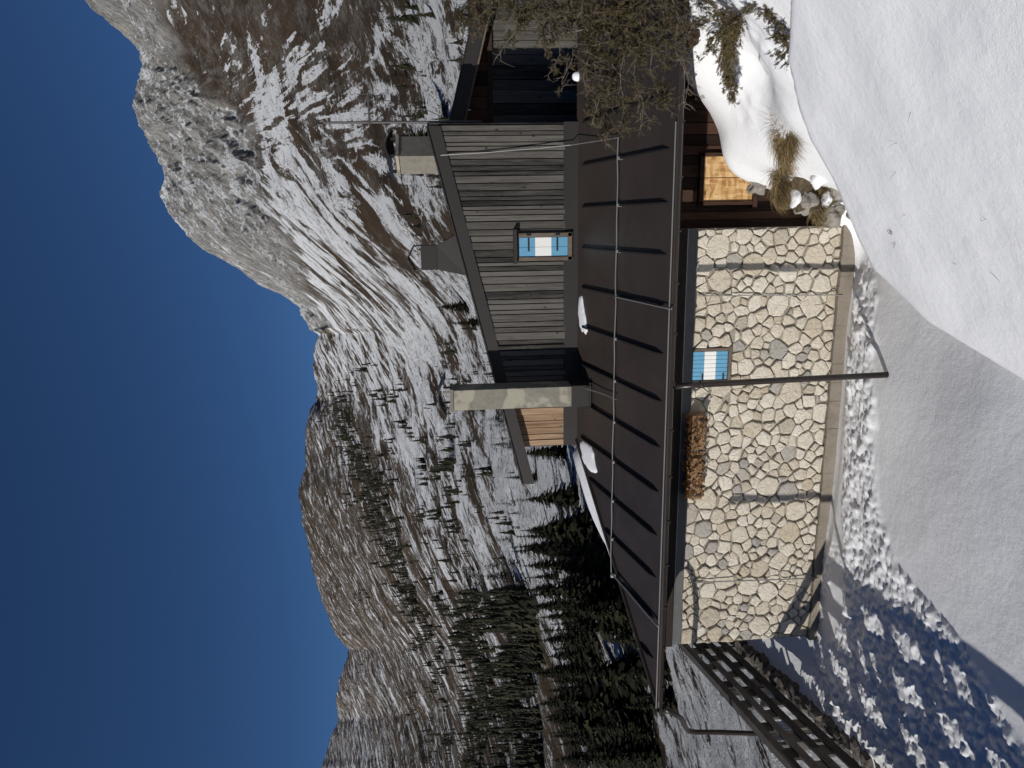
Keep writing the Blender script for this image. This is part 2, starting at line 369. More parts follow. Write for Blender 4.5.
# ------------------------------------------------------------------ mountains (one sheet round the valley)
SKY = [(-180,.12),(-150,.03),(-120,.05),(-90,.14),(-70,.2),(-52,.205),(-42.5,.188),(-40.4,.1815),(-39.97,.1777),(-38.42,.1692),(-37.48,.1613),(-36.15,.1646),(-34.82,.1615),(-33.81,.1544),(-32.79,.1496),(-31.9,.164),(-30.58,.1748),(-29.11,.1857),(-27.62,.1913),(-26.11,.2009),(-24.59,.2064),(-23.45,.2092),(-22.14,.2145),(-20.75,.2158),(-19.21,.2103),(-17.66,.2058),(-16.08,.208),(-14.92,.2021),(-13.76,.192),(-12.18,.1924),(-9.81,.1921),(-9.03,.1888),(-8.57,.1843),(-8.23,.1962),(-7.44,.2049),(-6.25,.2144),(-5.45,.2296),(-4.64,.2592),(-3.46,.2866),(-2.51,.314),(-1.88,.3363),(-.74,.3523),(.01,.3586),(1.27,.3686),(2.22,.3741),(3.3,.3702),(4.72,.3727),(6.13,.3787),(7.16,.3904),(8.52,.3909),(9.85,.384),(10.96,.3705),(11.99,.374),(12.75,.3829),(13.49,.3939),(14.29,.4057),(15.19,.4211),(19,.47),(28,.5),(45,.42),(90,.25),(180,.12)]
SKA = np.array(SKY)
D0 = 9.
_TG = np.arange(-180, 180.01, .1)
def _smooth(y, sig):
    k = np.exp(-.5*(np.arange(-int(4*sig*10), int(4*sig*10)+1)/(sig*10))**2); k /= k.sum(); return np.convolve(np.pad(y, len(k)//2, mode='edge'), k, mode='valid')
_DG = _smooth(np.interp(_TG, [-180,-70,-44,-40,-36,-32.8,-20,-9,-2,15,40,180], [1500,5200,5200,4300,2950,2050,1500,1200,1050,960,1000,1500]), 2.6)
_TS = _smooth(np.interp(_TG, SKA[:,0], SKA[:,1]), 3.4)
def ridge_d(th): return np.interp(th, _TG, _DG)
def t_near(th): return np.interp(th, [-180,-60,-42,15,60,180], [-.3,-.42,-.44,-.47,-.42,-.3])
def t_sky(th): return np.interp(th, SKA[:,0], SKA[:,1])
def t_mid(th): return np.interp(th, _TG, _TS)
ROCKLO = ([-9.2,-8,-5,.0,3.5,6.9,8.2,11.3,15.2,20,30,45],[.26,.175,.20,.232,.250,.245,.275,.328,.335,.34,.36,.5])
CU = [-41,-31.5,-22.4,-12.6,-2.6,6.8,15.3]
CT = [.45,.40,.35,.29,.23,.18,.12,.06,0.,-.06,-.12,-.24,-.37]
COV = np.array([
 [.1,.1,.1,.1,.1,.1,.12],[.1,.1,.1,.1,.1,.1,.12],[.1,.1,.1,.1,.1,.14,.26],[.1,.1,.1,.1,.1,.20,.24],
 [.28,.22,.22,.2,.46,.70,.20],[.38,.24,.28,.38,.64,.44,.24],[.40,.30,.28,.50,.52,.40,.34],[.28,.34,.40,.58,.46,.42,.56],
 [.26,.38,.46,.50,.46,.54,.70],[.30,.42,.54,.54,.56,.68,.78],[.36,.44,.66,.66,.66,.76,.82],[.46,.48,.56,.8,.8,.8,.8],[.74,.74,.74,.8,.8,.8,.8]])
SCR = np.array([
 [0,0,0,0,0,0,0],[0,0,0,0,0,0,0],[0,0,0,0,0,.1,.3],[0,0,0,0,0,.1,.4],
 [.1,.1,.1,.1,.1,.0,.3],[.2,.2,.1,.2,.1,.1,.3],[.3,.3,.3,.3,.2,.3,.4],[.5,.4,.5,.4,.4,.5,.5],
 [.7,.6,.6,.7,.7,.6,.5],[.9,.8,.7,.7,.7,.6,.5],[.9,.9,.6,.6,.6,.6,.5],[.9,.9,.8,.5,.5,.5,.5],[.5,.5,.5,.5,.5,.5,.5]])
def table(A, th, T):
    i = np.interp(th, CU, range(len(CU))); j = np.interp(-T, [-t for t in CT], range(len(CT)))
    i0 = np.clip(i.astype(int), 0, len(CU)-2); j0 = np.clip(j.astype(int), 0, len(CT)-2); a = i-i0; c = j-j0
    return (A[j0,i0]*(1-a)+A[j0,i0+1]*a)*(1-c) + (A[j0+1,i0]*(1-a)+A[j0+1,i0+1]*a)*c
def slope_point(th, s):
    """th bearing in degrees, s 0..1 from the near slope to the ridge -> x, y, z, T, rock"""
    th = np.asarray(th, float); s = np.asarray(s, float)
    D = ridge_d(th); d = D0*(D/D0)**np.minimum(s, 1.); s1 = np.minimum(s, 1.); T = t_near(th) + (t_mid(th)-t_near(th))*s1 + (t_sky(th)-t_mid(th))*s1**9
    d = np.where(s > 1, D*(1+(s-1)*1.2), d)
    rl = np.interp(th, *ROCKLO); wob = .016*fbm(th/2.2, T*16, o=3)
    rock = sstep(rl-.012, rl+.012, T+wob) * sstep(-9.5, -7.8, th) * (th < 60)
    a = np.radians(th); x = CAM.x + d*np.sin(a); y = CAM.y + d*np.cos(a); z = CAM.z + d*T
    z = np.where(s > 1, z - (s-1)*D*.9, z)
    amp = np.clip(d/60., 0, 1)
    n = 7.*fbm(x/170., y/170., o=3)*np.clip(d/500., 0, 1) + 3.2*fbm(x/52., y/52., o=3)*np.clip(d/260., 0, 1) + .9*fbm(x/13., y/13., o=3)*amp + .18*fbm(x/2.6, y/2.6, o=2)*np.clip(d/14., 0, 1)
    # gullies and ribs running down the slope, leaning to the left
    A = np.radians(th)*d
    acr = (A - (z-CAM.z)*.55); n = n + np.clip(d/900.,0,1)*(4.5*fbm(acr/36., z/210., o=4, ridged=True) + np.clip((d-700)/900,0,1)*13*fbm(acr/110.+3, z/500., o=4, ridged=True))*(1-rock)
    n = n + rock*(17.*fbm(acr/50., (A*.6+z)/150., x/400., o=6, g=.6, ridged=True) + 8.*fbm(acr/15., (A*.6+z)/70., o=5, g=.62, ridged=True) - 9.)
    k = np.where(s > .985, np.clip((1.03-s)/.045, .42, 1), 1.)
    z = z + n*k
    z = np.where(d < 16, np.minimum(z, -3.75 - .06*(16-d)), z)
    return x, y, z, T, rock
th_f = np.arange(-54., 30.01, .105)
th = np.concatenate([np.arange(-180,-54,4.5), th_f, np.arange(32,179,4.5)])
ss = np.concatenate([np.concatenate([np.linspace(0,.62,260,endpoint=False),np.linspace(.62,1,520)]), [1.004,1.012,1.03,1.08,1.2,1.5]])
TH, SS = np.meshgrid(th, ss, indexing='ij')
gx, gy, gz, gT, gR = slope_point(TH, SS)
# the shallow gorge that hides from the sun below the brown shoulder is left to the relief itself
def grid_mesh(name, gx, gy, gz, wrap=False):
    a, b = gx.shape; n = a*b
    me = bpy.data.meshes.new(name); me.vertices.add(n)
    me.vertices.foreach_set('co', np.stack([gx.ravel(), gy.ravel(), gz.ravel()], 1).astype(np.float32).ravel())
    I = np.arange(a if wrap else a-1); J = np.arange(b-1); I, J = np.meshgrid(I, J, indexing='ij')
    I2 = (I+1) % a; q = np.stack([I*b+J, I2*b+J, I2*b+J+1, I*b+J+1], -1).reshape(-1, 4)
    me.loops.add(q.size); me.polygons.add(len(q))
    me.loops.foreach_set('vertex_index', q.astype(np.int32).ravel())
    me.polygons.foreach_set('loop_start', np.arange(0, q.size, 4, dtype=np.int32))
    me.update(calc_edges=True); me.validate(); me.shade_smooth()
    return me
# triangle fan order gives upward normals when columns run clockwise
me = grid_mesh('hills', gx[::-1], gy[::-1], gz[::-1], wrap=True)
def fattr(me, name, arr):
    a = me.attributes.new(name, 'FLOAT', 'POINT'); a.data.foreach_set('value', np.ascontiguousarray(arr, dtype=np.float32).ravel())
gA = np.radians(TH)*np.hypot(gx-CAM.x, gy-CAM.y); gd = np.hypot(gx-CAM.x, gy-CAM.y); gh = gz-CAM.z
warp = 9*fbm(gx/120., gy/120., gz/120., o=3)*np.clip(gd/400., .05, 1)
ang = R(52); acr = gA*math.sin(ang) - gh*math.cos(ang) + warp; alo = gA*math.cos(ang) + gh*math.sin(ang)
v = me.attributes.new('flow', 'FLOAT_VECTOR', 'POINT')
v.data.foreach_set('vector', np.stack([acr[::-1].ravel(), alo[::-1].ravel(), gd[::-1].ravel()], 1).astype(np.float32).ravel())
v2 = me.attributes.new('fall', 'FLOAT_VECTOR', 'POINT')
v2.data.foreach_set('vector', np.stack([(gA-.12*gh+.5*warp)[::-1].ravel(), gh[::-1].ravel(), gd[::-1].ravel()], 1).astype(np.float32).ravel())
stk_ = np.clip(sstep(.04,.11,gT+.02*fbm(TH/4.,gT*9,o=2)),0,1)*np.where(TH<-6, .95-.6*sstep(-9,-16,TH), .95)
fattr(me, 'streaky', (stk_*(1-gR))[::-1])
fattr(me, 'steep', (sstep(2., 7., TH+8*fbm(TH/3., gT*14, o=2))*sstep(.06, .14, gT)*.9)[::-1])
fattr(me, 'cover', (table(COV, TH, gT)*(1-gR) + gR*.24)[::-1]); fattr(me, 'rock', gR[::-1]); fattr(me, 'scrub', table(SCR, TH, gT)[::-1])
hills = link('hills', me, HILLS, kind='structure')
tag(hills, 'brown and grey alpine mountainside streaked with snow under a rocky crest', 'mountain')

# ------------------------------------------------------------------ near snow: yard, bank and the slope right of the hut
CP = np.array([
 # yard
 (-5.2,-2.8,-2.96),(-3.76,-2.5,-2.90),(-2.9,-2.0,-2.95),(-3,0,-3.05),(-3.9,-.4,-3.07),(-4.7,.7,-3.14),(-2.2,.85,-3.16),(-6.4,-.4,-3.1),(-6.8,-2.7,-3.02),
 (-8.8,0,-3.1),(-9.7,3.6,-3.15),(-8.6,2.5,-3.15),(-8.0,1.5,-3.2),(-5,1.5,-3.23),(-3,1.5,-3.23),(-1.3,1.5,-3.22),(-5,-5,-2.74),(-8.3,-4.5,-2.95),(-3.6,-4.2,-2.72),(-6,-8,-2.7),(-9,-8,-2.9),
 (-6.5,.9,-3.13),(-5.5,-1.2,-3.06),
 (-2.9,-3.3,-2.94),(-2.6,-2.2,-3.0),(-2.2,-1.5,-3.06),(-1.75,-.3,-3.1),(-1.25,0,-3.0),(-.6,-.4,-2.4),(-.1,-.9,-1.85),(.35,-1.2,-1.25),(.7,-1.3,-1.0),
 (-1.05,.7,-3.1),(-.85,.5,-2.85),(-.95,1.3,-3.2),(-.72,1.0,-2.9),(-.62,.55,-2.6),(-1.6,-2.5,-3.0),(-1.5,-4.2,-2.6),(-.6,-2.2,-2.4),
 # slope right of the hut
 (-.328,1.28,-1.44),(.339,1.16,-.994),(.973,.736,-.402),(1.721,.214,-.075),(-.232,.677,-1.533),(-.026,.113,-1.462),(-.3,.5,-1.75),(.629,.506,-.999),(1.,-.026,-1.011),(1.312,-.544,-.652),(.785,-1.088,-.785),
 (.251,-.524,-1.203),(1.364,.114,-.303),(.471,.251,-1.165),(1.136,-1.6,-.473),
 (-.25,1.75,-1.9),(.5,1.8,-1.25),(1.1,1.7,-.75),(1.9,1.6,-.35),(2.5,.2,.35),(3.5,0,.9),(3.3,1.5,.2),(3.5,2.5,.1),(2.0,-1.0,.3),(2.4,-3.2,.8),(3.3,-6,1.2),(1.8,-5,-.1),(0,-5,-1.5),(.2,-7.6,-.3),(-.8,-9,1.0),(-2.6,-7.2,-1.6),(-4,-9,-.6),(3,-9,1.3)])
CREST = [(-3.1,-5.9),(-2.66,-4.5),(-2.27,-3.287),(-2.087,-2.796),(-1.88,-2.216),(-1.413,-1.634),(-1.095,-1.623),(-.483,-1.696),(-.089,-1.68),(.281,-1.756),(.616,-1.915),(.995,-2.437),(1.45,-3.3),(2.2,-4.8)]
def tps(P, Q):
    def U(r2): return np.where(r2 > 1e-12, .5*r2*np.log(np.maximum(r2, 1e-12)), 0)
    n = len(P); d = ((P[:,None,:2]-P[None,:,:2])**2).sum(-1); K = U(d) + np.eye(n)*.001
    B = np.c_[np.ones(n), P[:,:2]]; M = np.zeros((n+3,n+3)); M[:n,:n] = K; M[:n,n:] = B; M[n:,:n] = B.T
    wv = np.linalg.solve(M, np.r_[P[:,2], 0,0,0]); out = wv[n] + wv[n+1]*Q[:,0] + wv[n+2]*Q[:,1]
    for i in range(n): out = out + wv[i]*U((Q[:,0]-P[i,0])**2 + (Q[:,1]-P[i,1])**2)
    return out
FX = lambda y: -9.939 - .244*(y-4.568)                 # the fence line
nx = np.arange(-11.5, 4.2, .03); ny = np.arange(-9.6, 5.6, .03)
GX, GY = np.meshgrid(nx, ny, indexing='ij')
q = np.stack([GX.ravel(), GY.ravel()], 1); sub = 2
cx = nx[::sub]; cy = ny[::sub]; CX, CY = np.meshgrid(cx, cy, indexing='ij')
cq = np.stack([CX.ravel(), CY.ravel()], 1)
cz = tps(CP, cq); cb = -.834 + .6*cq[:,0] + .05*fbm(cq[:,0]*.55+2, cq[:,1]*.55, o=2)
ca = np.array(CREST); dmin = np.full(len(cq), 1e9); sgn = np.zeros(len(cq))
for i in range(len(ca)-1):                               # signed distance to the crest line, positive on its far side
    a0, b0 = ca[i], ca[i+1]; e = b0-a0; t = np.clip(((cq-a0)@e)/(e@e), 0, 1); dv = cq-(a0+t[:,None]*e); dd = np.hypot(dv[:,0], dv[:,1]); sg_ = np.sign(e[0]*dv[:,1]-e[1]*dv[:,0])
    up = dd < dmin-1e-9; sgn = np.where(up, sg_, sgn); dmin = np.where(up, dd, dmin)
e = dmin*sgn; wr = .07; soft = wr*np.log1p(np.exp(np.clip(e/wr, -30, 30)))
cb = cb - 1.25*soft - .45*np.maximum(0, e)**1.5 + 1.25*wr*.35*np.exp(-(e/wr)**2*.5)
kk = .05; mx = np.maximum(cz, cb); cz = mx + kk*np.log(np.exp((cz-mx)/kk)+np.exp((cb-mx)/kk)); cz = cz.reshape(CX.shape)
ax = np.clip(np.interp(nx, cx, range(len(cx))), 0, len(cx)-1.001); ay = np.clip(np.interp(ny, cy, range(len(cy))), 0, len(cy)-1.001)
i0 = ax.astype(int)[:,None]; j0 = ay.astype(int)[None,:]; a_ = (ax-ax.astype(int))[:,None]; b_ = (ay-ay.astype(int))[None,:]
GZ = (cz[i0,j0]*(1-a_)+cz[i0+1,j0]*a_)*(1-b_) + (cz[i0,j0+1]*(1-a_)+cz[i0+1,j0+1]*a_)*b_
yard = sstep(-1.2, -1.9, GX)*sstep(-2.62, -2.88, GZ)
GZ = np.where((GX < -4) , np.clip(GZ, -3.3, -2.5), GZ)
GZ = np.where(GY > 1.75, np.where(GX < -.9, np.minimum(GZ, -3.2), GZ), GZ)
def ground_z(x, y):
    i = int(round((x-nx[0])/.03)); j = int(round((y-ny[0])/.03)); return float(GZ[min(max(i,0),len(nx)-1), min(max(j,0),len(ny)-1)])
# churned snow: the strip along the wall and the trampled corner by the fence
yb = np.interp(GX, [-7.2,-6.3,-5.75,-5.45,-4.7,-3.4,-2.0,-1.4], [-4.6,-3.1,-2.1,-.55,.02,.32,.55,.9])
yt = np.interp(GX, [-8,-7.0,-6.4,-5.3,-4.0,-2.,-1.2], [1.2,.55,.62,.95,1.12,1.25,1.35])
wobb = .22*fbm(GX*1.7, GY*1.7, o=3)
ch = sstep(-.10, .14, GY-yb+wobb)*sstep(.12, -.10, GY-yt+wobb*.6)*yard
ch = np.maximum(ch, sstep(-5.6,-6.3,GX+wobb*2)*sstep(-.1,.15,GY-yb+wobb)*sstep(.5,-.6,GY-1.5)*yard*sstep(.1,.35,np.hypot((GX+7.2)/1.0,(GY-.7)/.55)-.8+wobb))
ch *= sstep(.02,.3,GX-FX(GY))
lump = .07*fbm(GX*1.7, GY*1.7, o=3) + .085*np.abs(fbm(GX*4.2, GY*4.8, o=3, g=.6)) + .075*np.maximum(0, fbm(GX*7.5+4, GY*7.5, o=3, g=.65)) + .04*fbm(GX*14., GY*14., o=2, g=.7) - .02
GZ = GZ + ch*(lump+.03)
GZ = GZ + (1-ch)*(.012*fbm(GX*1.3, GY*1.3, o=3) + .0025*fbm(GX*7, GY*7, o=2))
bank = sstep(-2.6,-1.6,GX)*sstep(-2.9,-2.5,GZ)
GZ = GZ + bank*(.035*fbm(GX*.9+3, GY*.9, o=2) + .012*fbm(GX*2.8, GY*2.0, o=2))
# hummocks at the foot of the dwarf conifers
for hx, hy, hr, hh in ((.95,-.55,.35,.12),(1.35,-1.1,.4,.10),(.55,.35,.3,.06),(.75,-1.5,.3,.06)):
    rr = np.hypot(GX-hx, GY-hy)/hr; GZ = GZ + hh*np.exp(-rr**2)*(1+.8*fbm(GX*5,GY*5,o=2))
# trench along the wall
tr = sstep(.35,.05,np.abs(GY-1.45))*sstep(-1.0,-1.5,GX)*sstep(-8.3,-7.6,GX)
GZ = GZ - tr*.05
# beyond the fence the ground falls away, and the rim of the sheet dips below the valley side
off = GX-FX(GY); GZ = np.where(off < -.1, GZ - (-.1-off)*1.0 - .15*fbm(GX*1.2,GY*1.2,o=3)*np.clip(-off,0,1), GZ)
rim = np.maximum(0, GY-4.6); GZ = GZ - rim*1.2*(GX < -7.6)
inside = (GX > -7.7)&(GX < 4.2)&(GY > 2.2); GZ = np.where(inside, -3.4, GZ)
me = grid_mesh('snow_ground', GX, GY, GZ)
sg = link('snow_ground', me, SNOW, kind='structure')
tag(sg, 'fresh snow over the yard and the near bank, trampled along the stone wall', 'snow')

# ------------------------------------------------------------------ the hut
hut = thing('mountain_hut', 'stone and timber mountain hut with a low brown sheet metal roof', 'hut', (-4, 4, -3.2))
HO = Vector((-4, 4, -3.2))
def part(mb, name, m, parent=None, smooth=False):
    """geometry is written in scene coordinates; parts hang from the hut's base"""
    p = hut if parent is None else parent
    mb.v = [(a-HO.x, b-HO.y, c-HO.z) for a, b, c in mb.v]
    return mb.build(name, m, p, smooth)
TAN = .2195; EX0 = -7.75; WY = 1.55; DY = 3.08

# stone wall -----------------------------------------------------------------
def clip_poly(poly, px, py, nx_, ny_):
    out = []
    for i in range(len(poly)):
        a = poly[i]; b = poly[(i+1) % len(poly)]
        da = (a[0]-px)*nx_ + (a[1]-py)*ny_; db = (b[0]-px)*nx_ + (b[1]-py)*ny_
        if da <= 0: out.append(a)
        if (da < 0 < db) or (db < 0 < da):
            t = da/(da-db); out.append((a[0]+(b[0]-a[0])*t, a[1]+(b[1]-a[1])*t))
    return out
def rubble(x0, x1, z0, z1, hole, seed):
    rg = random.Random(seed); pts = []; tries = 0
    while tries < 16000:
        tries += 1
        r = rg.choice((.07,.085,.10,.12,.145,.18)) if tries < 3000 else (.07 if tries < 9000 else .048)
        x = rg.uniform(x0, x1); z = rg.uniform(z0, z1)
        if hole[0]-.05 < x < hole[1]+.05 and z > hole[2]-.08: continue
        if all((x-p[0])**2 + ((z-p[1])*1.04)**2 > (r+p[2])**2*.92 for p in pts): pts.append((x, z, r))
    mb = MB()
    for i, (x, z, r) in enumerate(pts):
        poly = [(max(x0+.012,x-.4),max(z0,z-.4)),(min(x1-.012,x+.4),max(z0,z-.4)),(min(x1-.012,x+.4),min(z1,z+.4)),(max(x0+.012,x-.4),min(z1,z+.4))]
        for j, (xx, zz, r2) in enumerate(pts):
            if j == i: continue
            dx = xx-x; dz = zz-z; L = math.hypot(dx, dz)
            if L > .75: continue
            t = .5 + .5*(r*r-r2*r2)/(L*L)*1.0
            poly = clip_poly(poly, x+dx*t, z+dz*t, dx/L, dz/L)
            if len(poly) < 3: break
        if len(poly) < 3: continue
        # keep clear of the window
        if hole[0]-.5 < x < hole[1]+.5 and z > hole[2]-.5:
            if z < hole[2]-.04: poly = clip_poly(poly, 0, hole[2]-.03, 0, 1)
            elif x < hole[0]: poly = clip_poly(poly, hole[0]-.005, 0, 1, 0)
            else: poly = clip_poly(poly, hole[1]+.005, 0, -1, 0)
        if len(poly) < 3: continue
        cxp = sum(p[0] for p in poly)/len(poly); czp = sum(p[1] for p in poly)/len(poly)
        gap = rg.uniform(.006, .017); sz = max(.02, min(math.hypot(p[0]-cxp, p[1]-czp) for p in poly))
        sc = max(.55, 1-gap/sz)
        # rounded outline
        ring = []
        poly = [(p[0]+rg.uniform(-.018,.018), p[1]+rg.uniform(-.018,.018)) for p in poly]
        for _ in range(2):
            ring = []; n = len(poly)
            for a in range(n):
                p = poly[a]; q2 = poly[(a+1) % n]
                ring.append((p[0]*.91+q2[0]*.09, p[1]*.91+q2[1]*.09)); ring.append((p[0]*.09+q2[0]*.91, p[1]*.09+q2[1]*.91))
            poly = ring
        ring = [(cxp+(p[0]-cxp)*sc*(1+rg.uniform(-.07,.06)), czp+(p[1]-czp)*sc*(1+rg.uniform(-.07,.06))) for p in ring]
        n = len(ring); h = rg.uniform(.018, .058); tx = rg.uniform(-.05,.05); tz = rg.uniform(-.05,.05); vs = []
        for fsc, hh in ((1.0,-.01),(.985,.55),(.93,.88),(.66,1.),(.33,1.04)):
            for p in ring:
                X_ = cxp+(p[0]-cxp)*fsc; Z_ = czp+(p[1]-czp)*fsc
                dd = h*hh + (tx*(X_-cxp)+tz*(Z_-czp))*(hh > .1) + (rg.uniform(-.004,.005) if hh > .3 else 0)
                vs.append((X_, WY-dd, Z_))
        vs.append((cxp, WY-h*1.06, czp)); fs = []
        for a in range(4):
            for b in range(n): fs.append((a*n+b, (a+1)*n+b, (a+1)*n+(b+1)%n, a*n+(b+1)%n))
        for b in range(n): fs.append((4*n+b, 5*n, 4*n+(b+1)%n))
        fs = [tuple(reversed(f)) for f in fs]
        col = rg.random(); mb.add(vs, fs, col)
    return mb
HOLE = (-3.335, -2.80, -1.46)
part(rubble(-7.9, -1.0, -3.09, -.86, HOLE, 4), 'wall_stones', STONE)
mb = MB(); mb.box((-7.9, WY+.004, -3.3), (-1.0, WY+.5, -.85)); mb.box((-7.4, WY+.5, -3.3), (-6.9, 6.4, -1.3)); mb.box((-6.9, 9.6, -3.3), (4.2, 10, -.1))
part(mb, 'wall', MORTAR)
mb = MB(); n = 60
for i in range(n):                                     # side faces of the corner read as stones too
    pass
pl = MB(); 
for i in range(46):
    a = -7.93+i*.1508; pl.box((a, WY-.075-rnd.uniform(0,.006), -3.45), (a+.1508, WY+.1, -3.085-rnd.uniform(0,.012)))
part(pl, 'plinth', CONCRETE)
mb = MB(); mb.cbox((-7.88, WY-.03, -.865), (-1.0, WY+.35, -.13), .01); part(mb, 'ring_beam', RINGBEAM)
mb = MB(); mb.cbox((-7.88, WY-.085, -.70), (-1.0, WY-.032, -.13), .008); part(mb, 'eave_plank', FASCIAWOOD)
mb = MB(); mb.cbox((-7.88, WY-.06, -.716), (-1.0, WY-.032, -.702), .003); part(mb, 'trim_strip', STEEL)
# shuttered window in the stone wall
win = MB(); win.cbox((-3.345,WY-.05,-1.42),(-3.305,WY+.002,-.87)); win.cbox((-2.845,WY-.05,-1.42),(-2.795,WY+.002,-.87)); win.cbox((-3.36,WY-.075,-1.47),(-2.78,WY+.002,-1.422))
wo = part(win, 'window', FRAMEWOOD)
def shutter(x0, x1, z0, z1, y, parent, grooves):
    h = (z1-z0)/3
    for i, m in enumerate((BLUE, WHITE, BLUE)):
        mb = MB(); w_ = (x1-x0)/grooves
        for g in range(grooves):
            mb.cbox((x0+g*w_+.0015, y, z0+i*h), (x0+(g+1)*w_-.0015, y+.028, z0+(i+1)*h-.0005), .004)
        o = part(mb, 'shutter_panel', m, parent)
        o['label'] = ('blue' if m is BLUE else 'white') + ' band of a window shutter'
    return
def sub(mb, name, m, par, smooth=False): return part(mb, name, m, par, smooth)
shutter(-3.300, -2.850, -1.418, -.868, WY-.030, wo, 7)
mb = MB()
for z in (-1.36, -1.03): mb = MB(); mb.box((-3.30, WY-.040, z-.012), (-3.20, WY-.031, z+.012)); sub(mb, 'hinge', IRON, wo)

# eaves ----------------------------------------------------------------------
XR = 3.9
def zr(y): return TAN*y
mb = MB()                                              # front face of the roof, cut along the hip, and the left hip face
t = .05
P = [(EX0,-.06),(XR,-.06),(XR,3.10),(EX0+3.10,3.10)]
top = [(x, y, zr(y)) for x, y in P]; bot = [(x, y, zr(y)-t) for x, y in P]
mb.add(top+bot, [(0,1,2,3),(7,6,5,4),(0,4,5,1),(1,5,6,2),(2,6,7,3),(3,7,4,0)])
part(mb, 'roof_sheet', ROOFM)
HX, HY = .42, -.2005                                     # the left hip face falls away behind the hip line
zl = lambda x, y: HX*(x-EX0)+HY*y-.013
mb = MB(); Q = [(EX0,-.03),(EX0+3.04,3.04),(EX0+3.04,6.5),(EX0,6.5)]
vs = [(x-.003,y,zl(x,y)) for x, y in Q]+[(x-.003,y,zl(x,y)-t) for x, y in Q]
mb.add(vs, [(0,1,2,3),(7,6,5,4),(0,4,5,1),(1,5,6,2),(2,6,7,3),(3,7,4,0)]); part(mb, 'hip_roof_sheet', ROOFM)
nrm = Vector((0,-TAN,1)).normalized()
for s in range(-6, 12):                                # standing seams
    x = -s*.65; 
    if x < EX0+.15: continue
    y1 = 2.86 if x > EX0+2.95 else (x-EX0)-.06
    y0 = .10
    mb = MB(); h = .047; wd = .014
    pts = []
    for (yy, k) in ((y0,.1),(y0+.12,1.),(y1-.15,1.),(y1,.15)):
        pts.append((yy, k))
    vs = []
    for yy, k in pts:
        zz = zr(yy)
        vs += [(x-wd,yy,zz-.004),(x+wd,yy,zz-.004),(x+wd*.8,yy,zz+h*k),(x-wd*.8,yy,zz+h*k)]
    fs = [(0,1,2,3)] + [(i*4+a, i*4+(a+1)%4, (i+1)*4+(a+1)%4, (i+1)*4+a) for i in range(3) for a in range(4)] + [(15,14,13,12)]
    fs = [tuple(reversed(f)) for f in fs]
    mb.add(vs, fs); part(mb, 'standing_seam', SEAM)
mb = MB(); a = Vector((EX0,-.05,.0)); b = Vector((EX0+3.1,3.06,zr(3.06)))    # hip capping
mb.tube([a+Vector((0,0,.012)), b+Vector((0,0,.012))], .028, 6); part(mb, 'hip_capping', ROOFM)
mb = MB(); mb.box((-4.75, 3.035, .60), (.70, 3.07, .905)); mb.box((-3.95,3.0,.65),(-3.1,3.068,.72))
part(mb, 'wall_flashing', TRIM)
mb = MB(); mb.cbox((EX0-.02, .03, -.125), (XR, .065, -.035), .006)
for i in range(8): pass
fa = part(mb, 'fascia', FASCIAWOOD)
mb = MB(); mb.box((EX0, .068, -.125), (XR, WY+.5, -.10)); part(mb, 'soffit', DARKWOOD)
# half-round gutter
mb = MB(); n = 9; gr = .052; prof = [(-.055-gr*math.cos(math.pi*k/(n-1)), -.030-gr*math.sin(math.pi*k/(n-1))) for k in range(n)]
prof += [(p[0]*1+(.004 if p[0] < -.055 else -.004), p[1]+.004) for p in reversed(prof)]
xs = [EX0-.15, -5.6, -3.4, -1.2, 1.0, XR]; vs = []
for xx in xs:
    for p in prof: vs.append((xx, p[0], p[1]))
m_ = len(prof); fs = [(i*m_+a, i*m_+(a+1)%m_, (i+1)*m_+(a+1)%m_, (i+1)*m_+a) for i in range(len(xs)-1) for a in range(m_)]
mb.add(vs, [tuple(reversed(f)) for f in fs]); mb.prism([(-.055-gr*math.cos(math.pi*k/8), -.030-gr*math.sin(math.pi*k/8)) for k in range(9)], 0, EX0-.155, EX0-.15)
mb.tube([(EX0-.15,-.107,-.027),(XR,-.107,-.027)], .008, 6)
gut = part(mb, 'gutter', GUTTERM, smooth=False)
for s in range(-4, 13):
    x = -s*.65+.3; mb = MB()
    mb.prism([(-.114,-.03),(-.114,-.09),(0.03,-.09),(0.03,-.084),(-.110,-.084),(-.110,-.03)], 0, x-.012, x+.012); sub(mb, 'gutter_bracket', GUTTERM, gut)
mb = MB(); mb.tube([(EX0-.1,-.06,.012),(-5.3,-.062,.014),(-3.,-.06,.012),(-1.9,-.06,.013),(.3,-.062,.010)], .009, 6); part(mb, 'eave_glint_wire', STEEL)  # pale wire added to draw the bright reflection along the gutter edge
mb = MB(); mb.tube([(-3.0,-.07,-.10),(-2.99,-.06,-.4),(-2.972,-.02,-1.8),(-2.955,0.,-3.2)], .041, 12)
for z in (-.45,): mb.tube([(-2.99,-.055,z-.02),(-2.99,-.055,z+.02)], .047, 12)
part(mb, 'downspout', GUTTERM, smooth=True)
mb = MB(); mb.tube([(EX0-.1,-.07,-.11),(-7.93,-.05,-.20),(-8.10,.08,-.34),(-8.35,.3,-.50),(-8.9,.85,-.74),(-9.2,1.15,-.87),(-9.46,1.36,-1.0),(-9.53,1.4,-1.15),(-9.57,1.4,-1.6),(-9.67,1.4,-2.4),(-9.72,1.4,-4.3)], .042, 12)
part(mb, 'leader_pipe', GUTTERM, smooth=True)
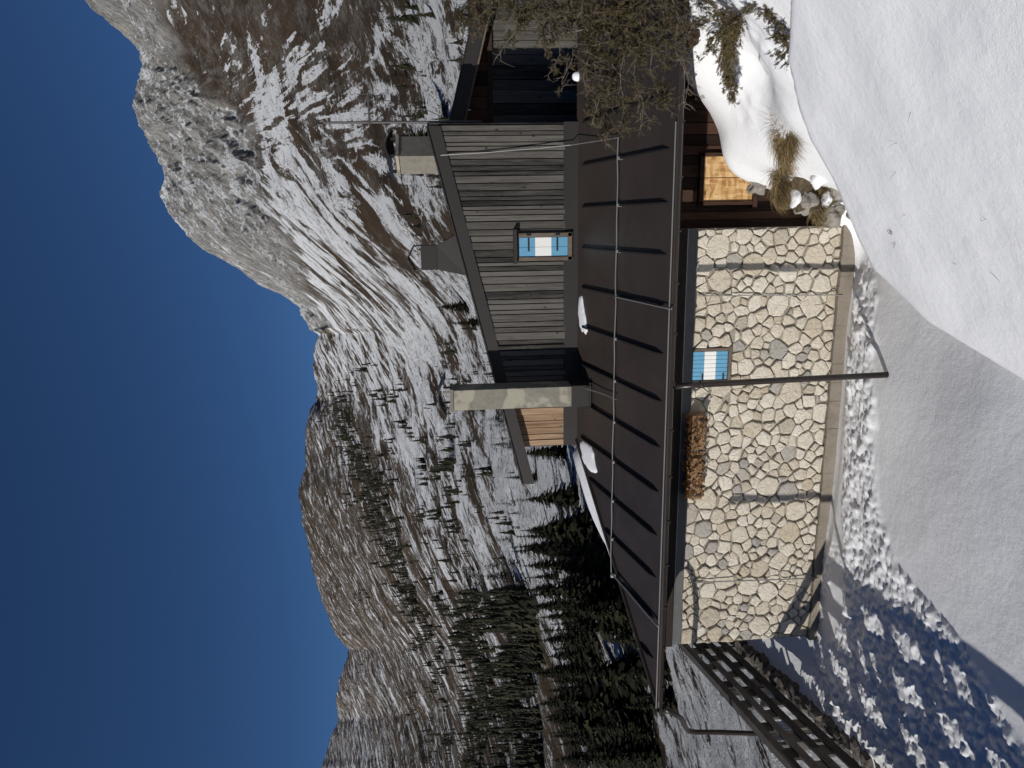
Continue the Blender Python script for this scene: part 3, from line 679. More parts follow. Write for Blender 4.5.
# eyelets and lightning conductor
mb = MB(); Y0 = 1.43; pts = []
for i in range(24):
    x = .28 - i*(6.72/23); pts.append((x, Y0+.012*math.sin(i*1.3)+.03*(i/23), zr(Y0)+.062+.006*math.sin(i*2.1)))
mb.tube(pts, .0085, 6)
sgw = part(mb, 'snow_guard_wire', STEEL)
for s in range(0, 11):
    x = -s*.65; mb = MB(); mb.box((x-.02, Y0-.012, zr(Y0)-.01), (x+.02, Y0+.03, zr(Y0)+.068)); sub(mb, 'wire_clip', STEEL, sgw)
for pts, r in (([(-1.97,-.12,.0),(-1.97,-.02,.045),(-1.968,.7,.205),(-1.965,1.44,.385)],.009), ([(-3.60,2.75,.75),(-3.57,2.2,.56),(-3.54,1.8,.45),(-3.52,1.36,.36)],.008),
  ([(-6.44,1.40,.37),(-6.46,.9,.25),(-6.49,.2,.1),(-6.5,-.08,.03)],.016), ([(.20,3.02,2.90),(.23,2.99,2.2),(.29,2.97,1.3),(.33,2.93,.80),(.31,2.2,.55),(.28,1.43,.37)],.008)):
    mb = MB(); mb.tube(pts, r, 6); part(mb, 'lightning_conductor', STEEL)
mb = MB(); mb.tube([(-1.99,WY-.07,-.9),(-2.0,WY-.075,-1.7),(-2.02,WY-.07,-2.6),(-2.03,WY-.085,-3.15)], .009, 6); part(mb, 'wall_conduit', STEEL)
mb = MB(); mb.tube([(-6.72,WY-.07,-.93),(-6.74,WY-.08,-2.),(-6.76,WY-.09,-3.15)], .011, 6); part(mb, 'wall_conduit', STEEL)

# timber storey ---------------------------------------------------------------
def vz(x): return 3.10-.238*(.635-x)                    # top of the mono-pitch roof
def boards(x0, x1, y, zb, zt, mb, wmin=.13, wmax=.24, th=.022, seed=1, gap=.012):
    rg = random.Random(seed); x = x0
    while x < x1-.02:
        wd = min(rg.uniform(wmin, wmax), x1-x)
        if x1-x-wd < .06: wd = x1-x
        d = rg.choice((0, .003, .006, .022)) + rg.uniform(0,.004); a, b = x+gap/2, x+wd-gap/2
        vs = [(a,y-th-d,zb),(b,y-th-d,zb),(b,y,zb),(a,y,zb),(a,y-th-d,zt(a)),(b,y-th-d,zt(b)),(b,y,zt(b)),(a,y,zt(a))]
        mb.add(vs, [(3,2,1,0),(4,5,6,7),(0,1,5,4),(1,2,6,5),(2,3,7,6),(3,0,4,7)], rg.random()); x += wd
    return mb
mb = boards(-3.76, .66, DY, .885, lambda x: vz(x)-.12, MB(), .06, .135, seed=3, gap=.016); part(mb, 'grey_board_wall', GREYWOOD)
mb = boards(-4.80, -3.78, DY+.14, .86, lambda x: vz(x)-.12, MB(), .10, .15, seed=8); part(mb, 'larch_board_wall', LARCH)
mb = MB()                                              # carcass behind the boards
for (x0, x1, y0) in ((-3.76,.66,DY+.004),(-4.79,-3.764,DY+.144)):
    vs = [(x0,y0,.3),(x1,y0,.3),(x1,9.8,.3),(x0,9.8,.3),(x0,y0,vz(x0)-.1),(x1,y0,vz(x1)-.1),(x1,9.8,vz(x1)-.1),(x0,9.8,vz(x0)-.1)]
    mb.add(vs, [(3,2,1,0),(4,5,6,7),(0,1,5,4),(1,2,6,5),(2,3,7,6),(3,0,4,7)])
part(mb, 'timber_core', DARKWOOD)
mb = MB(); m2 = MB()                                    # left and right side cladding
for i in range(36):
    y = DY+.15+i*.18; mb.box((-4.815-rnd.uniform(0,.01), y, .5), (-4.793, y+.18, vz(-4.8)-.1), col=rnd.random())
    m2.box((.664, DY+i*.18, .3), (.685+rnd.uniform(0,.01), DY+i*.18+.18, vz(.66)-.12), col=rnd.random())
part(mb, 'side_board_wall', GREYWOOD); part(m2, 'side_board_wall', GREYWOOD)
# mono-pitch roof with its broad sheet-metal verge
def slab(mb, x0, x1, y0, y1, zt, th):
    vs = [(x0,y0,zt(x0)-th),(x1,y0,zt(x1)-th),(x1,y1,zt(x1)-th),(x0,y1,zt(x0)-th),(x0,y0,zt(x0)),(x1,y0,zt(x1)),(x1,y1,zt(x1)),(x0,y1,zt(x0))]
    mb.add(vs, [(3,2,1,0),(4,5,6,7),(0,1,5,4),(1,2,6,5),(2,3,7,6),(3,0,4,7)])
mb = MB(); slab(mb, -5.45, .70, 3.055, 10.2, lambda x: vz(x)-.01, .17); part(mb, 'upper_roof', ROOFM)
mb = MB(); slab(mb, -5.46, .645, 3.025, 3.054, vz, .213); slab(mb, -5.46, .645, 2.99, 3.16, lambda x: vz(x)+.018, .016)
part(mb, 'verge_board', TRIM)
zq = lambda x: 2.73-.27*(x-.87)
mb = MB(); slab(mb, .72, 5.2, 4.33, 10.2, lambda x: zq(x)-.005, .16); part(mb, 'right_roof', ROOFM)
mb = MB(); slab(mb, .72, 5.2, 4.30, 4.328, zq, .24); slab(mb, .72, 5.2, 4.27, 4.45, lambda x: zq(x)+.018, .016); part(mb, 'right_verge_board', TRIM)
mb = MB(); slab(mb, .75, 5.2, 4.336, 4.37, lambda x: zq(x)-.18, .10); part(mb, 'barge_lath', FRAMEWOOD)
mb = boards(.70, 5.0, 4.75, .15, lambda x: 1.95, MB(), .15, .24, seed=21); part(mb, 'terrace_board_wall', GREYWOOD)
mb = boards(.70, 5.0, 4.72, 2.02, lambda x: zq(x)-.15, MB(), .15, .24, seed=22); mb.box((.70, 4.66, 1.94), (5.0, 4.75, 2.03)); part(mb, 'gable_boards', DARKWOOD)
mb = MB(); mb.box((.69, 4.76, .1), (5.0, 9.8, 2.0)); mb.box((.69,4.78,1.9),(5.0,9.8,2.2)); mb.box((.72, 3.10, .10), (5.0, 4.76, .18)); mb.box((.72,3.075,.1),(5.0,3.098,.66)); part(mb, 'terrace_floor', DARKWOOD)
# shuttered window of the timber storey
win = MB(); y = DY-.105
win.cbox((-1.50,y,.77),(-1.435,DY-.0,1.70),.006); win.cbox((-1.115,y,.77),(-1.045,DY,1.70),.006); win.cbox((-1.50,y,1.665),(-1.045,DY,1.70),.006); win.cbox((-1.50,y,.77),(-1.045,DY,.845),.006)
wu = part(win, 'window', FRAMEWOOD)
mb = MB(); mb.box((-1.54,y-.07,1.70),(-.985,DY,1.755)); part(mb, 'window_hood', TRIM, wu)
shutter(-1.433, -1.117, .847, 1.663, DY-.085, wu, 2)
mb = MB()
for z in (1.02, 1.50): mb = MB(); mb.box((-1.345,DY-.094,z-.014),(-1.118,DY-.086,z+.014)); mb.tube([(-1.082,DY-.118,z-.035),(-1.082,DY-.118,z+.035)], .013, 6); sub(mb, 'hinge', IRON, wu)
# tall chimney
mb = MB(); mb.cbox((-3.885,2.42,.87),(-3.54,2.86,2.83),.008); ch_o = part(mb, 'chimney', CHIMNEY)
mb = MB(); mb.box((-3.89,2.415,.35),(-3.535,2.865,.868)); mb.box((-3.95,2.36,.55),(-3.48,2.42,.575)); part(mb, 'chimney_base', TRIM, ch_o)
mb = MB(); mb.cbox((-3.90,2.40,2.832),(-3.525,2.88,2.885),.006)
for px, py in ((-3.84,2.46),(-3.58,2.46),(-3.84,2.82),(-3.58,2.82)): mb.box((px-.015,py-.015,2.885),(px+.015,py+.015,3.0))
part(mb, 'chimney_coping', CHIMNEY2, ch_o)
def cowl(mb, x0, x1, y0, y1, z, rise, ang=0., cx=0, cy=0, n=10):
    vs = []; 
    for t in range(n+1):
        a = t/n; xx = x0+(x1-x0)*a; zz = z+rise*math.sin(math.pi*a)
        for dz in (0, .016):
            for yy in (y0, y1): vs.append((xx, yy, zz+dz))
    fs = []
    for t in range(n):
        b = t*4; c = b+4; fs += [(b,b+1,c+1,c),(b+2,c+2,c+3,b+3),(b,c,c+2,b+2),(b+1,b+3,c+3,c+1)]
    fs += [(0,2,3,1),(n*4,n*4+1,n*4+3,n*4+2)]
    if ang:
        M = Matrix.Translation((cx,cy,0)) @ Matrix.Rotation(ang,4,'Z') @ Matrix.Translation((-cx,-cy,0)); vs = [tuple(M @ Vector(p)) for p in vs]
    mb.add(vs, fs)
mb = MB(); cowl(mb, -3.97, -3.33, 2.33, 2.95, 2.95, .12); part(mb, 'chimney_cowl', IRON, ch_o)
# old chimney behind, set askew
M = Matrix.Translation((.37,5.0,0)) @ Matrix.Rotation(R(38),4,'Z')
mb = MB(); mb.box((-.235,-.235,2.2),(.235,.235,3.68), M); c2 = part(mb, 'chimney', CHIMNEY2); c2['label'] = 'squat weathered chimney behind the gable'
mb = MB(); mb.box((-.26,-.26,3.68),(.26,.26,3.735), M)
for sx in (-.2,.2):
    for sy in (-.2,.2): mb.box((sx-.02,sy-.02,3.735),(sx+.02,sy+.02,3.83), M)
part(mb, 'chimney_coping', CHIMNEY, c2)
mb = MB(); cowl(mb, .02, .72, 4.7, 5.3, 3.80, .10, R(38), .37, 5.0); part(mb, 'chimney_cowl', IRON, c2)
# sheet-metal vent on the upper roof
mb = MB(); y0, y1 = 3.35, 3.75
vs = [(-1.74,y0-.12,vz(-1.74)),(-1.06,y0-.12,vz(-1.06)),(-1.06,y1+.12,vz(-1.06)),(-1.74,y1+.12,vz(-1.74)),(-1.635,y0,3.03),(-1.235,y0,3.03),(-1.235,y1,3.03),(-1.635,y1,3.03)]
mb.add(vs, [(3,2,1,0),(4,5,6,7),(0,1,5,4),(1,2,6,5),(2,3,7,6),(3,0,4,7)]); mb.box((-1.645,y0-.01,3.03),(-1.225,y1+.01,3.045)); mb.box((-1.637,y0,3.045),(-1.233,y1,3.30))
vt = part(mb, 'roof_vent', TRIM)
mb = MB()
for yy in (y0, y1-.012):
    mb.tube([(-1.637,yy,3.29),(-1.637,yy,3.42),(-1.435,yy,3.53),(-1.233,yy,3.42),(-1.233,yy,3.29)], .009, 6)
mb.prism([(-1.65,3.415),(-1.435,3.528),(-1.22,3.415),(-1.22,3.425),(-1.435,3.54),(-1.65,3.425)], 1, y0-.01, y1+.01)
part(mb, 'vent_cap', IRON, vt)
# aerial
mb = MB(); mb.tube([(.755,3.42,2.2),(.755,3.42,4.78)], .020, 8); am = part(mb, 'antenna_mast', AERIAL)
mb = MB(); mb.tube([(.68,3.40,4.035),(1.22,3.40,4.035)], .016, 6); part(mb, 'antenna_boom', AERIAL, am)
for x, z0, z1 in ((1.185,3.95,4.22),(1.09,3.83,4.17),(.985,3.92,4.12),(.89,3.95,4.1)):
    mb = MB(); mb.tube([(x,3.40,z0),(x,3.40,z1)], .007, 5); part(mb, 'antenna_element', AERIAL, am)
mb = MB(); mb.tube([(1.09,3.40,3.85),(1.08,3.4,3.7),(1.02,3.4,3.4),(.92,3.4,3.05),(.80,3.41,2.8)], .006, 5); part(mb, 'antenna_cable', IRON, am)

# porch at the right ----------------------------------------------------------
mb = MB(); mb.box((-1.0, 2.0, -3.3), (XR, 2.4, -.128)); part(mb, 'porch_core', DARKWOOD)
mb = boards(-1.0, -.615, 1.99, -3.3, lambda x: -.13, MB(), .12, .2, seed=31); boards(.07, XR, 1.99, -3.3, lambda x: -.13, mb, .14, .2, seed=32); boards(-.615, .07, 1.99, -3.3, lambda x: -1.83, mb, .14, .2, seed=33); boards(-.615, .07, 1.99, -1.06, lambda x: -.13, mb, .14, .2, seed=34)
part(mb, 'porch_boards', DARKWOOD)
mb = MB(); mb.cbox((-.66,1.90,-1.9),(-.60,1.985,-.99),.008); mb.cbox((.05,1.90,-1.9),(.11,1.985,-.99),.008); mb.cbox((-.66,1.90,-1.06),(.11,1.985,-.99),.008); mb.cbox((-.70,1.87,-1.90),(.15,1.985,-1.83),.008)
pw = part(mb, 'porch_window', DARKWOOD)
mb = MB(); mb.box((-.60,1.93,-1.83),(.05,1.95,-1.06)); mb.box((-.285,1.915,-1.83),(-.265,1.93,-1.06)); part(mb, 'strand_board_panel', OSB, pw)
for x in (-.64, 1.2):
    mb = MB(); mb.cbox((x,.07,-.28),(x+.14,1.96,-.128),.01); part(mb, 'rafter_end', DARKWOOD)

# ------------------------------------------------------------------ snow left on the roofs
def snow_cap(name, label, outline, zf, h, seed):
    rg = random.Random(seed); poly = outline
    for _ in range(2):
        r2 = []
        for a in range(len(poly)):
            p = poly[a]; q2 = poly[(a+1)%len(poly)]
            r2 += [(p[0]*.75+q2[0]*.25, p[1]*.75+q2[1]*.25), (p[0]*.25+q2[0]*.75, p[1]*.25+q2[1]*.75)]
        poly = r2
    n = len(poly); cx = sum(p[0] for p in poly)/n; cy = sum(p[1] for p in poly)/n; mb = MB()
    poly = [(cx+(p[0]-cx)*k_, cy+(p[1]-cy)*k_) for p, k_ in ((p, 1+rg.uniform(-.10,.09)) for p in poly)]
    vs = []
    for sc, hh in ((1.,-.003),(.96,.30),(.85,.62),(.6,.9),(.25,1.)):
        for p in poly:
            x = cx+(p[0]-cx)*sc; y = cy+(p[1]-cy)*sc; vs.append((x, y, zf(x,y)+h*hh*(1+rg.uniform(-.08,.08) if hh > 0 else 1)))
    vs.append((cx,cy,zf(cx,cy)+h)); fs = [(a*n+b, a*n+(b+1)%n, (a+1)*n+(b+1)%n, (a+1)*n+b) for a in range(4) for b in range(n)] + [(4*n+b, 4*n+(b+1)%n, 5*n) for b in range(n)]
    mb.add(vs, fs); o = mb.build(name, SNOW, None, True); return tag(o, label, 'snow patch')
snow_cap('snow_patch', 'long thin snow patch on the brown roof below the shuttered gable window', [(-2.03,2.86),(-2.16,2.98),(-2.40,3.0),(-2.66,2.92),(-2.74,2.66),(-2.60,2.60),(-2.40,2.70),(-2.2,2.78)], lambda x,y: zr(y), .03, 1)
snow_cap('snow_patch', 'rounded snow patch on the brown roof beside the hip left of the chimney', [(-4.56,2.86),(-4.86,2.86),(-5.02,2.66),(-5.06,2.32),(-4.98,2.16),(-4.84,2.24),(-4.66,2.28),(-4.58,2.5)], lambda x,y: zr(y), .035, 2)
mb = MB(); n = 36; vs = []                              # the snow lying on the hip face
for i in range(n+1):
    y = 1.25+4.6*(i/n); x1 = min(EX0+y*.985-.04, -4.84); w_ = min(1., max(0,(y-1.2)/2.0))
    for j in range(9):
        a = j/8; x = x1-(x1-EX0-.02)*(1-a)**1.2; hh = (.33*w_**1.1+.005)*(max(0.,math.sin(math.pi*a))**.4 if 0 < a < 1 else 0)
        vs.append((x, y, zl(x,y)+.004+hh*(1+.10*math.sin(i*.9+j*.7))))
fs = [(i*9+j, i*9+j+1, (i+1)*9+j+1, (i+1)*9+j) for i in range(n) for j in range(8)]
mb.add(vs, fs); hs = mb.build('roof_snow', SNOW, None, True); tag(hs, 'smooth snow layer lying on the left hip of the roof', 'snow patch')
snow_cap('snow_patch', 'small lump of snow at the dark terrace edge beside the conifer branches', [(1.30,3.0),(1.45,3.0),(1.47,3.12),(1.32,3.13)], lambda x,y: .66, .10, 3)

# ------------------------------------------------------------------ flower boxes
def planter(x0, x1, label):
    t = thing('flower_box', label, 'flower box', ((x0+x1)/2, 1.38, -1.02), 'flower boxes under the eave')
    L = (x1-x0)/2
    mb = MB()
    mb.cbox((-L,-.11,0),(L,-.09,.20),.004, rnd.random()); mb.cbox((-L,.09,0),(L,.11,.20),.004, rnd.random()); mb.box((-L,-.09,0),(L,.09,.02)); mb.cbox((-L,-.09,.02),(-L+.02,.09,.20),.004); mb.cbox((L-.02,-.09,.02),(L,.09,.20),.004)
    mb.build('trough', RUST, t)
    mb = MB(); mb.box((-L+.02,-.09,.05),(L-.02,.09,.15)); mb.build('soil', BARK, t)
    mb = MB(); rg = random.Random(int(L*1000))
    for i in range(300):
        x = rg.uniform(-L,L); y = rg.uniform(-.12,.07); z = rg.uniform(.12,.30)
        if rg.random() < .45: y = -.12-rg.random()*.05; z = rg.uniform(-.02,.22)
        d = Vector((rg.gauss(0,1),rg.gauss(0,1),rg.gauss(0,1))).normalized()*rg.uniform(.015,.05); e = d.orthogonal().normalized()*rg.uniform(.006,.018); p = Vector((x,y,z))
        mb.add([tuple(p-d),tuple(p+e),tuple(p+d),tuple(p-e)], [(0,1,2,3)], rg.random())
    for i in range(60):
        x = rg.uniform(-L,L); mb.tube([(x,rg.uniform(-.06,.05),.14),(x+rg.gauss(0,.04),-.05,.24),(x+rg.gauss(0,.08),-.13,.30-rg.random()*.25)], .003, 3, col=rg.random()*.4)
    mb.build('dried_plant', DRYPLANT, t)
    for sx in (-.8,.8): mb = MB(); mb.prism([(-.125,.10),(-.125,-.03),(.17,-.03),(.17,-.003),(-.112,-.003),(-.112,.10)], 0, sx*L-.012, sx*L+.012); mb.build('bracket', IRON, t)
planter(-4.43, -3.80, 'wooden flower box of rusty dried plants under the eave, nearer the downspout')
planter(-5.16, -4.49, 'wooden flower box of rusty dried plants under the eave, farther from the downspout')

# ------------------------------------------------------------------ fence
fence = thing('rail_fence', 'dark plank fence with staggered spacer blocks at the yard edge', 'fence', (FX(0), 0, -3.1))
fd = Vector((.237,-.9715,0)).normalized(); fn = Vector((-fd.y, fd.x, 0)); FO = Vector((FX(0),0,0))   # fn points towards the yard (right)
if fn.x < 0: fn = -fn
F0, F1 = -7.2, 8.6                                      # metres along the fence (towards the camera is positive)
def fbox(mb, a, b, o0, o1, z0, z1, col=None):
    M = Matrix(((fd.x,fn.x,0,FO.x),(fd.y,fn.y,0,FO.y),(0,0,1,0),(0,0,0,1))) ; L = fence.matrix_basis
    M2 = Matrix.Translation((-FO.x, 0, 3.1)) @ M
    mb.box((a,o0,z0),(b,o1,z1), M2, col)
ZT = -1.9
mb = MB(); fbox(mb, F0, F1, -.07, .055, ZT-.05, ZT, .5); mb.build('top_rail', FENCEWOOD, fence)
for z0, z1 in ((ZT-.155,ZT-.052),(ZT-.42,ZT-.285),(ZT-.70,ZT-.555),(ZT-1.0,ZT-.84)):
    mb = MB(); x = F0
    while x < F1:
        L = min(3.6, F1-x); fbox(mb, x+.003, x+L-.003, -.005, .03, z0, z1, rnd.random()); x += L
    mb.build('rail', FENCEWOOD, fence)
for row, (z0, z1) in enumerate(((ZT-.285,ZT-.155),(ZT-.555,ZT-.42),(ZT-.84,ZT-.70))):
    x = F0+.2+row*.42
    while x < F1:
        mb = MB(); fbox(mb, x, x+.30, -.045, -.006, z0-.03, z1+.03, rnd.random()); mb.build('spacer_block', FENCEWOOD, fence); x += .86
x = F0+.5
while x < F1:
    mb = MB(); fbox(mb, x, x+.11, -.16, -.047, -3.5, ZT-.052, rnd.random()); mb.build('post', FENCEWOOD, fence); x += 2.1
tp = MB(); tp.tube([(0,0,-.2),(0,0,1.6),(0,0,3.33)], .055, 10, .048, .4); tpo = tp.build('pole', FENCEWOOD, None); tpo.location = (-8.36,-1.88,-3.2)
tag(tpo, 'tall plain dark wooden pole standing at the plank fence', 'pole')
# rough stone kerb under the fence
mb = MB(); rg = random.Random(9); x = F0
def blob(mb, c, r, seed, col=.5, n=7, m=10, j=.22, cl=.78):
    rg = random.Random(seed); vs = []; ph = [rg.uniform(0,6) for _ in range(6)]
    for i in range(n+1):
        a = math.pi*i/n
        for k in range(m):
            b = 2*math.pi*k/m; d = Vector((math.sin(a)*math.cos(b), math.sin(a)*math.sin(b), math.cos(a)))
            q = 1+j*(math.sin(2.3*d.x*2+ph[0])*math.sin(3.1*d.y+ph[1])+.6*math.sin(5*d.z+ph[2]+3*d.x))+rg.uniform(-j,j)*.35
            s = [max(-cl,min(cl,t_)) for t_ in d]
            vs.append((c[0]+s[0]*r[0]*q, c[1]+s[1]*r[1]*q, c[2]+s[2]*r[2]*q))
    fs = [(i*m+k, (i+1)*m+k, (i+1)*m+(k+1)%m, i*m+(k+1)%m) for i in range(n) for k in range(m)]
    mb.add(vs, fs, col)
i = 0
while x < F1:
    L = rg.uniform(.18,.5); p = FO + fd*(x+L/2) + fn*rg.uniform(-.03,.06); i += 1
    blob(mb, (p.x-FO.x, p.y, 3.1-3.12+rg.uniform(-.03,.03)-.02), (L*.55, .20, rg.uniform(.12,.19)), 100+i, rg.random()); x += L*.86
for kx in (1.4, 3.1, 4.9):
    pass
kb = mb.build('stone_kerb', mineral_mat('dark_kerb_stone', (.05,.045,.04), (.17,.15,.13), 8., bump=.9, bdist=.04), None); kb.location = (FO.x, 0, -3.1)
tag(kb, 'low kerb of rough dark stones along the foot of the plank fence', 'kerb')

# ------------------------------------------------------------------ rocks by the porch corner
ROCKS = [((-.40,1.28,-1.62),(.13,.12,.13),'grey rounded rock in front of the strand board panel'),
 ((-.46,1.0,-1.86),(.17,.15,.15),'grey rock under the straw tussock'),
 ((-.66,.60,-2.02),(.17,.15,.13),'pale rock in the middle of the heap at the hut corner'),
 ((-.84,.78,-2.50),(.17,.15,.15),'brown rock against the right end of the stone wall'),
 ((-.52,.42,-2.34),(.16,.14,.14),'stained rock at the bottom of the heap beside the snow bank'),
 ((-.80,.55,-2.78),(.16,.14,.13),'half buried rock at the foot of the heap')]
for i, (c, r, lab) in enumerate(ROCKS):
    mb = MB(); blob(mb, (0,0,0), r, 40+i, rnd.random(), 16, 24, .24); o = mb.build('rock', ROCKM, None); o.location = c; o.rotation_euler = (0,0,i*1.1); tag(o, lab, 'rock', 'rocks at the hut corner')
mb = MB(); blob(mb, (0,0,0), (.30,.26,.42), 90, .5, 16, 22, .26); eb = mb.build('earth_bank', mineral_mat('bare_earth', (.03,.022,.014), (.20,.155,.10), 16., bump=1., bdist=.05), None); eb.location = (-.50,.74,-2.16); eb.rotation_euler = (R(12),R(-24),0)
tag(eb, 'bare brown earth with roots breaking out of the snow at the porch corner', 'earth bank')
for i, (c, r, lab) in enumerate((((-.60,.56,-1.86),(.13,.10,.06),'snow lump on the pale rock'),((-.34,.26,-2.0),(.14,.12,.10),'snow lump between the straw tussock and the bank'),((-.62,.42,-2.22),(.10,.09,.05),'small snow lump on the stained rock'))):
    mb = MB(); blob(mb, (0,0,0), r, 60+i, .5, 14, 20, .20, 1.); o = mb.build('snow_lump', SNOW, None, True); o.location = c; tag(o, lab, 'snow lump')

# ------------------------------------------------------------------ straw tussocks and dry stalks
def tussock(name, label, c, n, L, rad, lean, seed, mtl=STRAW):
    rg = random.Random(seed); mb = MB()
    for i in range(n):
        a = rg.uniform(0,2*math.pi); rr = rad*math.sqrt(rg.random()); b = Vector((math.cos(a)*rr, math.sin(a)*rr*.7, rg.uniform(-.03,.04)))
        d = Vector((math.cos(a)*rg.uniform(.1,.8)+lean[0], math.sin(a)*rg.uniform(.1,.8)+lean[1], rg.uniform(.3,1.)+lean[2])).normalized(); ll = L*rg.uniform(.5,1.1); side = d.cross(Vector((rg.gauss(0,1),rg.gauss(0,1),.2))).normalized()*rg.uniform(.0022,.0045)
        pts = []; p = b.copy(); dd = d.copy()
        for t in range(5): pts.append(p.copy()); p += dd*ll/4; dd = (dd + Vector((lean[0]*.3,lean[1]*.3,-.28))).normalized()
        vs = []
        for t, p in enumerate(pts): w_ = 1-t/4.6; vs += [tuple(p-side*w_), tuple(p+side*w_)]
        mb.add(vs, [(t*2,t*2+1,t*2+3,t*2+2) for t in range(4)], rg.random())
    o = mb.build(name, mtl, None); o.location = c; return tag(o, label, 'grass tussock')
tussock('grass_tussock', 'large tussock of golden straw hanging over the rocks by the porch', (.14,-.10,-1.40), 1500, .34, .27, (-.42,-.12,-.38), 1)
tussock('grass_tussock', 'brown matted straw between the tussock and the strand board window', (-.38,.52,-1.62), 1100, .26, .27, (-.35,-.35,-.5), 2)
tussock('grass_tussock', 'thin dark straw and roots over the lowest rocks of the corner heap', (-.66,.58,-2.20), 600, .24, .24, (-.3,-.4,-.6), 3)
STALKS = [(-1.107,-2.306),(-1.0,-2.33),(-.039,-3.346),(-.459,-2.837),(-.884,-3.661),(-.842,-2.638),(-1.27,-3.053),(-.25,-3.0),(-1.4,-3.5)]
for i, (x, y) in enumerate(STALKS):
    rg = random.Random(70+i); mb = MB(); L = rg.uniform(.05,.13) if i > 1 else .05
    for k in range(1 if i > 1 else 10):
        d = Vector((rg.gauss(0,.6),rg.gauss(0,.5),.8)); p = Vector((rg.gauss(0,.012),rg.gauss(0,.012),-.02))
        mb.tube([p, p+d*L*.5, p+d*L*.8+Vector((rg.gauss(0,.3),rg.gauss(0,.2),0))*L*.6], .0022, 4, .0008, rg.random())
    o = mb.build('dry_stalk', BARK if i < 2 else TWIG, None); o.location = (x, y, ground_z(x, y)+.01)
    tag(o, 'dark tuft poking out of the near snow bank' if i < 2 else 'thin dry grass stalk poking out of the smooth near snow bank', 'dry stalk', 'dark tufts in the near snow bank' if i < 2 else 'dry stalks in the near snow bank')

# ------------------------------------------------------------------ conifer shrub at the right edge
def spray(mb, p, d, L, rg, n=9, wd=.010):
    d = d.normalized(); side = d.orthogonal().normalized(); side.rotate(Matrix.Rotation(rg.uniform(0,6.28),3,d)); up = d.cross(side)
    for i in range(n):
        a = i/n; b = p+d*L*a; s = 1 if i % 2 else -1
        e = (d*.75 + side*s*rg.uniform(.4,.9) + up*rg.uniform(-.5,.5)).normalized()*L*(.50-.28*a)*rg.uniform(.7,1.2); q2 = e.cross(up).normalized()*wd*.5
        mb.add([tuple(b-q2*.5),tuple(b+e*.5+q2),tuple(b+e),tuple(b+e*.5-q2)], [(0,1,2,3)], rg.random())
    q2 = side*wd*.4; mb.add([tuple(p-q2),tuple(p+d*L*.6+q2),tuple(p+d*L),tuple(p+d*L*.6-q2)], [(0,1,2,3)], rg.random())
shrub = thing('juniper', 'tall straggly olive brown conifer overhanging the right end of the roof', 'conifer', (1.75,-.85,.1))
SO = Vector((1.75,-.85,.1)); tw = MB(); lf = MB(); rg = random.Random(3)
def bez(a, b, c, n=7): return [a*(1-t)**2+b*2*t*(1-t)+c*t*t for t in [i/n for i in range(n+1)]]
def branch(a, c, sag, r, leafy, nsub, sl, tuft=True):
    a = Vector(a); c = Vector(c); m = (a+c)/2+Vector((0,rg.gauss(0,.06),sag+rg.gauss(0,.05))); n = 11; pts = bez(a, m, c, n); L0 = (c-a).length
    ph = rg.uniform(0,6); pts = [p+Vector((0,.05*math.sin(i*.9+ph),.035*math.sin(i*1.3+ph*2)))*min(1,i/3)*min(1,L0) for i, p in enumerate(pts)]
    tw.tube(pts, r*.8, 5, r*.22)
    for i in range(int(nsub*1.9)):
        t = rg.uniform(.08,1.); k = min(int(t*n),n-1); p = pts[k].lerp(pts[k+1], t*n-k); dirn = (pts[k+1]-pts[k]).normalized()
        d = (dirn*rg.uniform(.1,1.) + Vector((rg.gauss(0,.6),rg.gauss(0,.6),rg.gauss(-.15,.6)))).normalized(); L = sl*rg.uniform(.4,1.3)*(1.2-.6*t)
        mid = p+d*L*.5+Vector((rg.gauss(0,.02),0,rg.uniform(-.01,.05))); e = p+d*L+Vector((rg.gauss(0,.03),0,rg.gauss(-.05,.04))); sp = bez(p, mid, e, 5); tw.tube(sp, .0032, 4, .0010)
        lf_ = rg.random() < leafy
        for q2 in range(3):
            b0 = sp[rg.randrange(1,5)]; d2 = (d+Vector((rg.gauss(0,.7),rg.gauss(0,.7),rg.gauss(0,.7)))).normalized(); e2 = b0+d2*L*rg.uniform(.25,.55); tw.tube([b0, (b0+e2)/2+Vector((0,0,.008)), e2], .0018, 3, .0007)
            if lf_:
                for q3 in range(3): spray(lf, b0.lerp(e2, rg.uniform(.1,1.)), d2+Vector((rg.gauss(0,.6),rg.gauss(0,.6),rg.gauss(0,.6))), rg.uniform(.03,.06), rg, 8, .0062)
        if lf_:
            for q2 in range(6):
                tt = rg.uniform(.15,1.); kk = min(int(tt*5),4); spray(lf, sp[kk].lerp(sp[kk+1], tt*5-kk), d+Vector((rg.gauss(0,.7),rg.gauss(0,.7),rg.gauss(0,.7))), rg.uniform(.03,.065), rg, 8, .0062)
P3 = lambda x,y,z: (x-SO.x, y-SO.y, z-SO.z)
tw.tube([P3(1.75,-.85,-.3),P3(1.70,-.86,.5),P3(1.62,-.84,1.4),P3(1.58,-.8,2.2),P3(1.6,-.75,2.9)], .035, 7, .012)
tw.tube([P3(1.72,-.86,.2),P3(1.30,-.9,.75),P3(1.13,-.9,1.25),P3(1.06,-.88,1.7)], .018, 6, .006)
